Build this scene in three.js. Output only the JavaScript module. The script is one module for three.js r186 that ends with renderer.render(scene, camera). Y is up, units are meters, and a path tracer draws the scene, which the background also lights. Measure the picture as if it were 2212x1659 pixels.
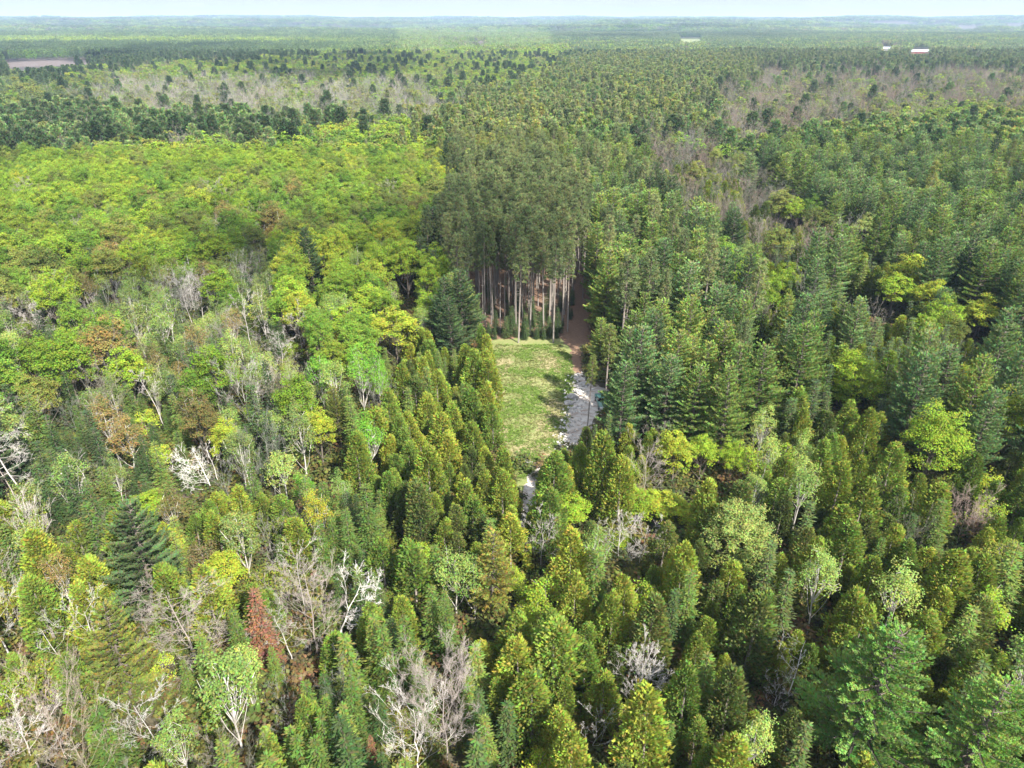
import * as THREE from 'three';
import { createNoise2D } from 'simplex-noise';
import { mergeGeometries } from 'three/addons/utils/BufferGeometryUtils.js';
import { RoundedBoxGeometry } from 'three/addons/geometries/RoundedBoxGeometry.js';

// ---------------------------------------------------------------- camera, sky, sun, exposure
const PW = 2212, PH = 1659, FOC = 1536, ALT = 65, PITCH = THREE.MathUtils.degToRad(27.1);
const scene = new THREE.Scene();
const camera = new THREE.PerspectiveCamera(THREE.MathUtils.radToDeg(2 * Math.atan(PH / 2 / FOC)), 4 / 3, 1, 40000);
camera.position.set(0, ALT, 0);
camera.rotation.set(-PITCH, 0, 0);
scene.add(camera);
const renderer = new THREE.WebGLRenderer();
renderer.toneMapping = THREE.LinearToneMapping;
renderer.toneMappingExposure = 4.9;
renderer.shadowMap.enabled = true;
const SUN = new THREE.Vector3(0.43, 0.70, 0.57).normalize();
const sun = new THREE.DirectionalLight(new THREE.Color().setRGB(1, 0.95, 0.84), 3.4);
sun.position.copy(SUN).multiplyScalar(900).add(new THREE.Vector3(0, 0, -150));
sun.target.position.set(0, 0, -150);
sun.castShadow = true;
Object.assign(sun.shadow.camera, { left: -400, right: 400, top: 400, bottom: -400, near: 1, far: 2500 });
sun.shadow.radius = 1.5;
scene.add(sun, sun.target);
scene.fog = new THREE.FogExp2(new THREE.Color().setRGB(0.50, 0.68, 1.0), 0.000075);

// seeded randomness
function rng(seed) { let s = (seed * 2654435761) >>> 0 || 1; return () => { s = (s + 0x6d2b79f5) | 0; let t = Math.imul(s ^ (s >>> 15), 1 | s); t = (t + Math.imul(t ^ (t >>> 7), 61 | t)) ^ t; return ((t ^ (t >>> 14)) >>> 0) / 4294967296; }; }
const noise = createNoise2D(rng(11)), noiseB = createNoise2D(rng(23));
const V = (x, y, z) => new THREE.Vector3(x, y, z), lerp = THREE.MathUtils.lerp, clamp = THREE.MathUtils.clamp, sstep = THREE.MathUtils.smoothstep;

{ // pale, hazy blue spring sky, its thin cloud brightened out of view for fill
  const W = 1024, H = 512, d = new Float32Array(W * H * 4);
  for (let j = 0; j < H; j++) for (let i = 0; i < W; i++) {
    const el = ((j + 0.5) / H - 0.5) * Math.PI, az = ((i + 0.5) / W - 0.5) * 2 * Math.PI, s = Math.max(0, Math.sin(el));
    const x = Math.cos(az) * Math.cos(el) / (s + 0.09), z = Math.sin(az) * Math.cos(el) / (s + 0.09);
    const n = noise(x * 0.9, z * 0.9) * 0.5 + noise(x * 2.3 + 7, z * 2.3) * 0.3 + noise(x * 5, z * 5 + 3) * 0.2;
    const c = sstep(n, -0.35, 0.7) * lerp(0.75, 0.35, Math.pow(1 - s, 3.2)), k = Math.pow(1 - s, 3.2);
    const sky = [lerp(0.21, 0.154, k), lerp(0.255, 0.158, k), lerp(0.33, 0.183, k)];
    const glow = 0.34 * Math.exp(-Math.acos(clamp(Math.cos(az) * Math.cos(el) * SUN.x + Math.sin(el) * SUN.y + Math.sin(az) * Math.cos(el) * SUN.z, -1, 1)) / 0.5) * (1 - k); // haze glow added round the sun, out of view, as fill light
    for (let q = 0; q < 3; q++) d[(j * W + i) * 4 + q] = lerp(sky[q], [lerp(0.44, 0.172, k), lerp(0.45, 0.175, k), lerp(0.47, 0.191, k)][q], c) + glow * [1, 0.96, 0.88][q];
    d[(j * W + i) * 4 + 3] = 1;
  }
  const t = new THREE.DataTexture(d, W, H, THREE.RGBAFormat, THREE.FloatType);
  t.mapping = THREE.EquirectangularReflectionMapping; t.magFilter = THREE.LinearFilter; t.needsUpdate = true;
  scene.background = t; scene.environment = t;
}

// ---------------------------------------------------------------- the photograph's geometry: rays through the lens
const FWD = V(0, -Math.sin(PITCH), -Math.cos(PITCH)), UPV = V(0, Math.cos(PITCH), -Math.sin(PITCH));
function ground(px, py, h = 0) { // where the line of sight meets the level plane at height h
  const d = FWD.clone().addScaledVector(V(1, 0, 0), (px - PW / 2) / FOC).addScaledVector(UPV, (PH / 2 - py) / FOC);
  return V(0, ALT, 0).addScaledVector(d, (h - ALT) / d.y);
}
function toPhoto(x, y, z) {
  const vy = y - ALT, zc = -Math.sin(PITCH) * vy - Math.cos(PITCH) * z, u = Math.cos(PITCH) * vy - Math.sin(PITCH) * z;
  return zc < 1 ? [-9e3, 9e3, 1] : [PW / 2 + FOC * x / zc, PH / 2 - FOC * u / zc, zc];
}
function inside(p, x, y) { let c = false; for (let i = 0, j = p.length - 1; i < p.length; j = i++) { const [a, b] = p[i], [e, f] = p[j]; if ((b > y) !== (f > y) && x < ((e - a) * (y - b)) / (f - b) + a) c = !c; } return c; }
const used = {};
const numbered = (n) => { const k = (used[n] = (used[n] ?? -1) + 1); return k ? `${n}_${String(k).padStart(3, '0')}` : n; };
function tag(o, label, category, group, kind) { if (label) o.userData.label = label; if (category) o.userData.category = category; if (group) o.userData.group = group; if (kind) o.userData.kind = kind; return o; }
function mesh(name, g, m, parent) { const o = new THREE.Mesh(g, m); o.name = name; o.castShadow = o.receiveShadow = true; parent?.add(o); return o; }

// land: level near the clearing, low wooded hills far away
function landY(x, z) {
  const d = Math.hypot(x, z), a = sstep(d, 1900, 6500);
  if (a <= 0) return 0;
  const n = noiseB(x / 2600 + 3, z / 1500) * 0.6 + noiseB(x / 1100, z / 700 + 9) * 0.28 + noiseB(x / 420, z / 420) * 0.12;
  return a * (26 + 46 * n) + sstep(d, 5000, 9500) * 42;
}

// ---------------------------------------------------------------- mesh collector
class Geo {
  constructor() { this.p = []; this.c = []; this.i = []; }
  vert(x, y, z, c) { this.p.push(x, y, z); this.c.push(c[0], c[1], c[2]); return this.p.length / 3 - 1; }
  leaf(p, dir, nrm, len, wid, c, fold = 0.12) { // a folded lozenge
    const sx = dir.y * nrm.z - dir.z * nrm.y, sy = dir.z * nrm.x - dir.x * nrm.z, sz = dir.x * nrm.y - dir.y * nrm.x, k = (wid * 0.5) / (Math.hypot(sx, sy, sz) || 1);
    const hx = p.x + dir.x * len * 0.45 - nrm.x * fold * wid, hy = p.y + dir.y * len * 0.45 - nrm.y * fold * wid, hz = p.z + dir.z * len * 0.45 - nrm.z * fold * wid;
    const a = this.vert(p.x, p.y, p.z, c), b = this.vert(hx + sx * k, hy + sy * k, hz + sz * k, c), t = this.vert(p.x + dir.x * len, p.y + dir.y * len, p.z + dir.z * len, c), e = this.vert(hx - sx * k, hy - sy * k, hz - sz * k, c);
    this.i.push(a, b, t, a, t, e);
  }
  tube(pts, rad, n, c, c2 = c) {
    let prev = null;
    for (let k = 0; k < pts.length; k++) {
      const d = V().subVectors(pts[Math.min(k + 1, pts.length - 1)], pts[Math.max(k - 1, 0)]).normalize();
      const a = Math.abs(d.y) > 0.9 ? V(1, 0, 0) : V(0, 1, 0), u = V().crossVectors(d, a).normalize(), w = V().crossVectors(d, u), f = k / (pts.length - 1), cc = [0, 1, 2].map((q) => lerp(c[q], c2[q], f)), ring = [];
      for (let s = 0; s < n; s++) { const t = (s / n) * Math.PI * 2, q = pts[k].clone().addScaledVector(u, Math.cos(t) * rad[k]).addScaledVector(w, Math.sin(t) * rad[k]); ring.push(this.vert(q.x, q.y, q.z, cc)); }
      if (prev) for (let s = 0; s < n; s++) { const s2 = (s + 1) % n; this.i.push(prev[s], prev[s2], ring[s], ring[s], prev[s2], ring[s2]); }
      prev = ring;
    }
  }
  build() {
    const g = new THREE.BufferGeometry();
    g.setAttribute('position', new THREE.BufferAttribute(new Float32Array(this.p), 3));
    g.setAttribute('color', new THREE.BufferAttribute(new Float32Array(this.c), 3));
    g.setIndex(this.p.length / 3 > 65000 ? new THREE.BufferAttribute(new Uint32Array(this.i), 1) : new THREE.BufferAttribute(new Uint16Array(this.i), 1));
    return g;
  }
}
const unit = (r) => { const z = r() * 2 - 1, a = r() * Math.PI * 2, k = Math.sqrt(1 - z * z); return V(k * Math.cos(a), z, k * Math.sin(a)); };
// leaf-to-leaf variation of hue and tone around white; the tint itself is the material's
const shade = (r, amt = 0.28, base = 1) => { const k = base * (1 + (r() - 0.5) * 2 * amt), w = (r() - 0.5) * 0.14; return [k * (1 + w), k, k * (1 - w * 0.6)]; };
const bend = (a, b, n, sag, r, wob = 0) => { const out = []; for (let i = 0; i <= n; i++) { const t = i / n, p = a.clone().lerp(b, t); p.y += sag * Math.sin(t * Math.PI); if (i && i < n) p.add(V((r() - 0.5) * wob, (r() - 0.5) * wob, (r() - 0.5) * wob)); out.push(p); } return out; };
const taper = (a, b, n) => Array.from({ length: n + 1 }, (_, i) => lerp(a, b, i / n));

// ---------------------------------------------------------------- tree builders: {crown, wood} of one tree about H metres high; q is the amount of detail
const BARK = { grey: [0.20, 0.17, 0.15], dark: [0.11, 0.09, 0.075], pink: [0.15, 0.11, 0.09], white: [0.36, 0.34, 0.32], pale: [0.23, 0.205, 0.185] };
const B = {};
B.fir = (seed, q, H = 12, R = 1.9) => {
  const r = rng(seed), f = new Geo(), w = new Geo(), s = 1 / Math.sqrt(q);
  w.tube([V(0, -0.2, 0), V(0, H * 0.5, 0), V(0, H * 0.97, 0)], [0.14, 0.09, 0.02], 5, BARK.dark);
  const whorls = Math.round(27 * Math.sqrt(q)), y0 = 0.06 * H;
  for (let k = 0; k < whorls; k++) {
    const t = (k + r() * 0.6) / whorls, y = lerp(y0, H * 0.985, t), L0 = R * Math.pow(1 - t, 0.82) + 0.12, nb = Math.max(4, Math.round((8 - 3 * t) * Math.pow(q, 0.25))), a0 = r() * 6.3;
    for (let b = 0; b < nb; b++) {
      const L = L0 * (0.72 + r() * 0.45), a = a0 + (b / nb) * Math.PI * 2 + (r() - 0.5) * 0.5, d = V(Math.cos(a), 0, Math.sin(a)), side = V(-d.z, 0, d.x), c = shade(r, 0.22), n = Math.max(2, Math.round(L / (0.26 * s)));
      for (let i = 1; i <= n; i++) {
        const u = i / n, p = d.clone().multiplyScalar(L * u).setY(y - L * 0.33 * u + L * 0.17 * u * u + (r() - 0.5) * 0.1), wd = 0.20 * s * (1.25 - u * 0.4);
        for (const sg of i === n ? [0] : [-1, 1]) f.leaf(p, d.clone().multiplyScalar(0.75).addScaledVector(side, sg * (0.6 + r() * 0.35)).add(V(0, -0.12 + r() * 0.35, 0)).normalize(), V((r() - 0.5) * 0.9, 1, (r() - 0.5) * 0.9).normalize(), (0.38 + 0.24 * r()) * s, wd * 1.1, c.map((x) => x * (0.7 + r() * 0.6)));
      }
    }
  }
  f.leaf(V(0, H * 0.95, 0), V(0.05, 1, 0).normalize(), V(1, 0, 0), 0.55, 0.14, [1, 1, 1]); f.leaf(V(0, H * 0.95, 0), V(0, 1, 0.05).normalize(), V(0, 0, 1), 0.5, 0.14, [1, 1, 1]);
  return { crown: f, wood: w };
};
B.spruce = (seed, q) => B.fir(seed + 500, q, 12, 1.15);
B.cedar = (seed, q, H = 11.5, R0 = 2.45) => {
  const r = rng(seed + 40), R = R0 * (0.74 + 0.5 * r()), sharp = 1.1 + r() * 1.0, f = new Geo(), w = new Geo(), s = 1 / Math.sqrt(q);
  w.tube([V(0, -0.2, 0), V(0.06, H * 0.4, 0), V(0, H * 0.9, 0)], [0.17, 0.12, 0.03], 5, BARK.grey);
  const tips = r() < 0.5 ? 1 : 2, lob = Math.round(230 * Math.sqrt(q)), lean = (r() - 0.5) * 0.7, tw = r() * 6.3;
  for (let k = 0; k < lob; k++) {
    const t = Math.pow(r(), 0.9), a = r() * Math.PI * 2, prof = Math.pow(1 - Math.pow(t, sharp), 0.74) * Math.min(1, 0.62 + t * 2) * (1 + 0.16 * Math.sin(a * 3 + tw + t * 4) + 0.1 * Math.sin(a * 5 + t * 9));
    const rad = R * prof * Math.sqrt(0.4 + 0.65 * r()), y = H * (0.07 + 0.9 * t), off = tips === 2 && t > 0.6 ? (a > Math.PI ? 0.45 : -0.45) * (t - 0.6) : 0;
    const o = V(Math.cos(a) * rad + lean * t + off, y, Math.sin(a) * rad), out = V(Math.cos(a), 0, Math.sin(a)), c = shade(r, 0.25), lr = 0.52 * (0.7 + 0.5 * r()), m = Math.round(25 * Math.sqrt(q));
    for (let i = 0; i < m; i++) {
      const e = unit(r), p = o.clone().add(V(e.x * lr * 0.8, e.y * lr * 1.15, e.z * lr * 0.8)), dir = out.clone().multiplyScalar(0.35 + r() * 0.7).add(V((r() - 0.5) * 0.9, 0.35 + r() * 0.75, (r() - 0.5) * 0.9)).normalize();
      f.leaf(p, dir, unit(r).addScaledVector(out, 0.8).normalize(), (0.29 + 0.21 * r()) * s, 0.205 * s, c.map((x) => x * (0.68 + r() * 0.64)));
    }
  }
  return { crown: f, wood: w };
};
function broadleaf(seed, q, o) {
  const r = rng(seed + 90), f = new Geo(), w = new Geo(), s = 1 / Math.sqrt(q), H = o.H, top = V((r() - 0.5) * 0.8, H * 0.8, (r() - 0.5) * 0.8), st = bend(V(0, -0.2, 0), top, 4, 0, r, 0.35);
  w.tube(st, taper(o.tr, o.tr * 0.3, 4), 6, o.bark);
  const lob = Math.round(o.lobes * Math.pow(q, 0.4)), cy = H * o.cy, ry = H - cy;
  const skew = r() * 6.3;
  for (let k = 0; k < lob; k++) {
    const d = unit(r); if (d.y < -0.35) d.y *= -0.6;
    const k2 = lerp(0.5, 1, Math.sqrt(r())) * (1 + 0.14 * Math.sin(Math.atan2(d.z, d.x) * 2 + skew)), c0 = V(d.x * o.R * k2, cy + d.y * (d.y > 0 ? ry * 0.93 : (cy - H * o.low)) * k2, d.z * o.R * k2), col = shade(r, o.vary), lr = o.lr * (0.65 + 0.6 * r()), m = Math.round(o.n * Math.pow(q, 0.6) * (0.7 + 0.6 * r()));
    if (o.limbs && k % o.limbs === 0) { const t = clamp((c0.y - H * 0.3) / (H * 0.7), 0.15, 0.95) * 0.75, a = st[Math.min(4, Math.round(t * 4))]; w.tube(bend(a, c0, 3, -0.4, r, 0.35), [o.tr * 0.36, o.tr * 0.26, o.tr * 0.17, 0.02], 4, o.bark); for (let z = 0; z < (o.twigs ?? 0); z++) { const p = a.clone().lerp(c0, 0.5 + 0.5 * r()); w.tube([p, p.clone().add(unit(r).add(V(0, 0.5, 0)).multiplyScalar(lr * 1.1))], [0.035, 0.012], 3, o.bark); } }
    for (let i = 0; i < m; i++) {
      const e = unit(r), rr = lr * Math.pow(r(), 0.4), p = V(c0.x + e.x * rr, c0.y + e.y * rr * o.flat, c0.z + e.z * rr);
      const n = V(e.x * 0.5 + (r() - 0.5) * 1.1, 0.8, e.z * 0.5 + (r() - 0.5) * 1.1).normalize(), dir = unit(r); dir.addScaledVector(n, -dir.dot(n)).normalize();
      f.leaf(p, dir, n, o.leaf * (0.75 + 0.5 * r()) * s, o.leaf * 0.85 * s, col.map((x) => x * (0.72 + r() * 0.56)));
    }
  }
  return { crown: f, wood: w };
}
B.maple = (seed, q) => broadleaf(seed, q, { H: 17, R: 4.1, cy: 0.62, low: 0.32, tr: 0.24, lobes: 92, lr: 1.15, n: 74, flat: 0.55, leaf: 0.31, vary: 0.2, bark: BARK.dark, limbs: 5 });
B.aspen = (seed, q) => broadleaf(seed + 7, q, { H: 15, R: 2.2, cy: 0.62, low: 0.34, tr: 0.11, lobes: 60, lr: 0.85, n: 34, flat: 0.8, leaf: 0.215, vary: 0.2, bark: [0.40, 0.375, 0.345], limbs: 4, twigs: 2 });
B.sapling = (seed, q) => broadleaf(seed + 17, q, { H: 8, R: 2.3, cy: 0.55, low: 0.15, tr: 0.07, lobes: 50, lr: 0.8, n: 34, flat: 0.6, leaf: 0.22, vary: 0.22, bark: BARK.grey, limbs: 4, twigs: 2 });
B.pine = (seed, q, H = 21, R = 4.5, dens = 6) => { // white pine: flat plumes on whorled limbs
  const r = rng(seed + 140), f = new Geo(), w = new Geo(), s = 1 / Math.sqrt(q), lean = V((r() - 0.5) * 1.0, 0, (r() - 0.5) * 1.0);
  const at = (t) => V(lean.x * t * t, H * t, lean.z * t * t);
  w.tube([V(0, -0.2, 0), at(0.33), at(0.66), at(0.98)], [0.3, 0.22, 0.13, 0.03], 6, BARK.dark);
  const whorls = 19;
  for (let k = 0; k < whorls; k++) {
    const t = lerp(0.2, 0.985, Math.pow((k + 0.5) / whorls, 0.9)), e = (1 - t) / 0.8, L0 = R * (0.10 + 0.98 * Math.pow(e, 0.72)) * (t < 0.32 ? 0.8 : 1), nb = 5 + (r() < 0.5 ? 1 : 0), a0 = r() * 6.3;
    for (let b = 0; b < nb; b++) {
      const L = L0 * (0.6 + r() * 0.55), a = a0 + (b / nb) * Math.PI * 2 + (r() - 0.5) * 0.6, d = V(Math.cos(a), 0, Math.sin(a)), side = V(-d.z, 0, d.x), o = at(t).add(V(0, (r() - 0.5) * 0.5, 0)), c = shade(r, 0.2), rise = lerp(0.1, 0.75, t) + (r() - 0.5) * 0.2;
      const P = (u) => o.clone().addScaledVector(d, L * u).add(V(0, L * (rise * u * u - 0.1 * u), 0));
      w.tube([P(0), P(0.5), P(0.9)], [0.06, 0.035, 0.012], 3, BARK.dark);
      const tw = Math.max(3, Math.round(L / (0.34 * s)));
      for (let i = 0; i <= tw; i++) {
        const u = lerp(0.28, 1, i / tw), p0 = P(u), span = L * 0.34 * (1.15 - u * 0.75) + 0.15;
        for (const sg of i === tw ? [0] : [-1, 1]) {
          const td = d.clone().multiplyScalar(0.7).addScaledVector(side, sg * (0.7 + 0.3 * r())).add(V(0, 0.25 + r() * 0.35, 0)).normalize(), nt = Math.max(1, Math.round(span / (0.30 * s)));
          for (let j = 1; j <= nt; j++) {
            const p = p0.clone().addScaledVector(td, span * (j / nt) * (0.8 + 0.3 * r())), cc = c.map((x) => x * (0.7 + r() * 0.6));
            for (let z = 0; z < dens; z++) f.leaf(p, td.clone().add(V((r() - 0.5) * 1.2, 0.2 + r() * 0.75, (r() - 0.5) * 1.2)).normalize(), unit(r).add(V(0, 0.9, 0)).normalize(), (0.34 + 0.2 * r()) * s, 0.17 * s, cc);
          }
        }
      }
    }
  }
  return { crown: f, wood: w };
};
B.redpine = (seed, q, H = 25) => { // tall bare pole with a tufted crown on top
  const r = rng(seed + 190), f = new Geo(), w = new Geo(), s = 1 / Math.sqrt(q), lx = (r() - 0.5) * 0.8, lz = (r() - 0.5) * 0.8, at = (t) => V(lx * t * t, H * t, lz * t * t);
  w.tube([V(0, -0.2, 0), at(0.25), at(0.5), at(0.75), at(0.98)], [0.2, 0.175, 0.15, 0.1, 0.03], 6, BARK.pale, BARK.pink);
  for (let k = 0; k < 12; k++) { const t = lerp(0.22, 0.6, r()), a = r() * 6.3, o = at(t); w.tube([o, o.clone().add(V(Math.cos(a) * (0.5 + r()), -0.15 + r() * 0.2, Math.sin(a) * (0.5 + r())))], [0.035, 0.012], 3, BARK.pale); }
  const nb = Math.round(84 * Math.pow(q, 0.35));
  for (let k = 0; k < nb; k++) {
    const t = lerp(0.6, 0.99, Math.pow((k + r()) / nb, 0.85)), a = k * 2.4 + r(), L = (0.35 + 1.75 * Math.pow((1 - t) / 0.4, 0.55) * (t < 0.68 ? 0.75 : 1)) * (0.65 + 0.55 * r()), d = V(Math.cos(a), lerp(0.05, 0.7, (t - 0.6) / 0.4), Math.sin(a)), o = at(t), c = shade(r, 0.24);
    w.tube([o, o.clone().addScaledVector(d, L)], [0.04, 0.012], 3, BARK.dark);
    const tuft = Math.max(2, Math.round((2.2 + L * 3) * Math.pow(q, 0.4)));
    for (let j = 0; j < tuft; j++) {
      const p = o.clone().addScaledVector(d, L * lerp(0.35, 1.02, Math.sqrt(r()))).add(unit(r).multiplyScalar(0.32)), cc = c.map((x) => x * (0.8 + r() * 0.4));
      for (let z = 0; z < 11; z++) f.leaf(p, unit(r).add(V(d.x * 0.4, 0.5, d.z * 0.4)).normalize(), unit(r), (0.28 + 0.14 * r()) * s, 0.13 * s, cc);
    }
  }
  return { crown: f, wood: w };
};
// a leafless tree: wood = stem, limbs = one collector per limb
function skeleton(seed, o) {
  const r = rng(seed + 260), H = o.H, w = new Geo(), limbs = [], n = 6, lean = V(o.lx ?? 0, 0, o.lz ?? 0);
  const st = Array.from({ length: n + 1 }, (_, i) => { const t = i / n; return V(lean.x * Math.pow(t, 1.4) + (i && i < n ? (r() - 0.5) * o.wob : 0), -0.2 + (H * o.stem + 0.2) * t, lean.z * Math.pow(t, 1.4) + (i && i < n ? (r() - 0.5) * o.wob : 0)); });
  w.tube(st, taper(o.tr, o.tr * 0.22, n), 6, o.bark);
  const at = (t) => { const k = Math.min(n - 1, Math.floor(t * n)); return st[k].clone().lerp(st[k + 1], t * n - k); };
  for (let k = 0; k < o.limbs; k++) {
    const g = new Geo(), t = lerp(o.from, 1, (k + r() * 0.7) / o.limbs), a = (o.aim != null ? o.aim + (r() - 0.5) * (o.fan ?? 3) : k * 2.4 + r()), L = H * o.reach * (0.65 + 0.6 * r()) * (1.15 - t * 0.45), up = o.up * (0.6 + 0.8 * r()), a0 = at(Math.min(t, 0.999));
    const tip = a0.clone().add(V(Math.cos(a) * L, L * up, Math.sin(a) * L)), ln = bend(a0, tip, 4, -L * 0.08, r, L * 0.07), R0 = o.tr * (1.1 - t * 0.6) * 0.3;
    g.tube(ln, [R0, R0 * 0.66, R0 * 0.42, R0 * 0.26, 0.01], 4, o.bark);
    const sub = (pts, len, rad, depth) => {
      for (let i = 0; i < o.twigs; i++) {
        const u = 0.25 + 0.75 * r(), kk = Math.min(pts.length - 2, Math.floor(u * (pts.length - 1))), p = pts[kk].clone().lerp(pts[kk + 1], u * (pts.length - 1) - kk), dir = V().subVectors(pts[kk + 1], pts[kk]).normalize().multiplyScalar(0.9).add(unit(r).multiplyScalar(0.85)).add(V(0, o.up * 0.35, 0)).normalize();
        const l2 = len * (0.5 + 0.6 * r()), q = bend(p, p.clone().addScaledVector(dir, l2), depth > 0 ? 3 : 2, l2 * 0.05, r, l2 * 0.08);
        g.tube(q, taper(rad, Math.max(0.006, rad * 0.35), q.length - 1), 3, o.twig ?? o.bark);
        if (depth > 0) sub(q, l2 * 0.55, rad * 0.55, depth - 1);
      }
    };
    sub(ln, L * 0.5, Math.max(0.013, R0 * 0.26), o.depth ?? 1);
    limbs.push(g);
  }
  return { wood: w, limbs };
}
B.bare = (seed, q) => {
  const r = rng(seed), k = skeleton(seed, { H: 12, stem: 0.85, tr: 0.09, wob: 0.3, limbs: Math.round(15 * Math.sqrt(Math.min(1, q * 2))), from: 0.3, reach: 0.3, up: 1.1 + r() * 0.5, twigs: q > 0.5 ? 5 : 3, depth: q > 0.5 ? 2 : 1, bark: [1, 1, 1], lx: (r() - 0.5), lz: (r() - 0.5) });
  const g = new Geo(); for (const l of k.limbs) { const o = g.p.length / 3; g.p.push(...l.p); g.c.push(...l.c); for (const i of l.i) g.i.push(i + o); }
  return { crown: g, wood: k.wood };
};

// ---------------------------------------------------------------- tints (linear base colours)
const leafy = (c, t = 0.4) => { const m = new THREE.MeshPhysicalMaterial({ roughness: 0.95, transmission: t, thickness: 0, vertexColors: true, specularIntensity: 0.15 }); m.color.setRGB(...c); return m; };
const needle = (c) => { const m = leafy(c, 0.46); m.roughness = 0.9; return m; };
const woodM = (c = [1, 1, 1]) => { const m = new THREE.MeshStandardMaterial({ roughness: 0.95, vertexColors: true }); m.color.setRGB(...c); return m; };
const TINT = {
  cedar: { olive: [0.206, 0.258, 0.036], green: [0.160, 0.230, 0.036], gold: [0.240, 0.282, 0.038], dark: [0.112, 0.148, 0.032] },
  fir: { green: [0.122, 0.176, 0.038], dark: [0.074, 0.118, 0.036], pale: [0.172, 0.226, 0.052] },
  spruce: { dark: [0.060, 0.094, 0.036], green: [0.086, 0.126, 0.038] },
  pine: { blue: [0.180, 0.268, 0.096], green: [0.212, 0.292, 0.070], dark: [0.088, 0.140, 0.054], bright: [0.195, 0.315, 0.075], gold: [0.225, 0.240, 0.050] },
  redpine: { grey: [0.190, 0.232, 0.090], dark: [0.150, 0.192, 0.072], gold: [0.215, 0.250, 0.065] },  // gold puts the sunlit yellow of the rear crowns into the colour
  maple: { lime: [0.182, 0.272, 0.024], yellow: [0.225, 0.282, 0.028], green: [0.130, 0.225, 0.026], olive: [0.155, 0.186, 0.038], orange: [0.180, 0.155, 0.045], pale: [0.185, 0.245, 0.066] },
  aspen: { pale: [0.215, 0.295, 0.070], green: [0.130, 0.280, 0.028], yellow: [0.360, 0.330, 0.034], grey: [0.185, 0.235, 0.065], orange: [0.180, 0.150, 0.05] },
  sapling: { olive: [0.190, 0.215, 0.032], lime: [0.27, 0.35, 0.035], gold: [0.28, 0.24, 0.035], brown: [0.19, 0.155, 0.065] },
  bare: { grey: [0.165, 0.156, 0.134], brown: [0.132, 0.120, 0.088], maroon: [0.170, 0.126, 0.102], white: [0.24, 0.226, 0.212] },
};
const SOFT = new Set(['maple', 'aspen', 'sapling']), BASEH = { fir: 12, spruce: 12, cedar: 11.5, maple: 17, aspen: 15, sapling: 8, pine: 21, redpine: 25, bare: 12 }, HALF = { fir: 1.9, spruce: 1.15, cedar: 2.5, maple: 4.3, aspen: 2.8, sapling: 2.5, pine: 3.9, redpine: 2, bare: 2.6 };
const matOf = {};
function tintMat(kind, tint, v) { // three neighbouring shades of every tint
  const key = kind + tint + v;
  if (!matOf[key]) { const c = TINT[kind][tint].map((x, i) => x * (kind === 'maple' ? [1, 0.76, 1.16] : [1, 0.84, 1.16])[v] * (i === 0 ? [1, 0.95, 1.07][v] : 1)); matOf[key] = kind === 'bare' ? woodM(c) : SOFT.has(kind) ? leafy(c, 0.45) : needle(c); }
  return matOf[key];
}
const BARKM = woodM();
const NEAR = {};
const VARIANTS = { fir: 6, spruce: 4, cedar: 10, maple: 6, aspen: 5, sapling: 4, pine: 6, redpine: 5, bare: 6 };
for (const k in VARIANTS) NEAR[k] = Array.from({ length: VARIANTS[k] }, (_, i) => { const t = B[k](i * 13 + 5, 1); return { crown: t.crown.build(), wood: t.wood.build() }; });

// ---------------------------------------------------------------- where things grow: outlines as seen in the photograph, carried onto the ground
const CLEAR = [ // what must stay open to view
  [[1085, 770], [1048, 738], [1120, 742], [1212, 738], [1236, 690], [1252, 700], [1250, 775], [1268, 810], [1308, 842], [1306, 885], [1278, 905], [1240, 930], [1212, 968], [1160, 975], [1100, 972], [1082, 920], [1090, 840]],
  [[1128, 1030], [1158, 1010], [1150, 1070], [1128, 1115]],
  [[345, 1068], [420, 1040], [440, 1062], [400, 1085]],
  [[960, 95], [1050, 93], [1046, 97], [950, 98]], [[2062, 57], [2115, 57], [2115, 62], [2062, 62]], [[1878, 46], [1968, 46], [1968, 50], [1878, 50]],
  [[2176, 52], [2212, 50], [2212, 56], [2176, 56]], [[8, 135], [100, 131], [225, 130], [215, 135], [150, 140], [20, 147]], [[1468, 83], [1515, 83], [1515, 89], [1468, 89]],
  [[1964, 107], [2008, 107], [2008, 117], [1964, 117]], [[1903, 103], [1926, 103], [1926, 110], [1903, 110]], [[2098, 114], [2120, 114], [2120, 121], [2098, 121]],
];
const OPEN = [ // ground without stems
  [[1020, 735], [1050, 728], [1215, 733], [1226, 640], [1258, 640], [1262, 800], [1300, 840], [1302, 900], [1268, 965], [1210, 1000], [1165, 1010], [1160, 1130], [1115, 1130], [1125, 1010], [1075, 985], [1060, 850], [1060, 770]],
].map((p) => p.map(([x, y]) => { const g = ground(x, y); return [g.x, g.z]; }));
const Z = [];
const zone = (s, m, p) => Z.push({ s, m: Object.entries(m), p });
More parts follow.
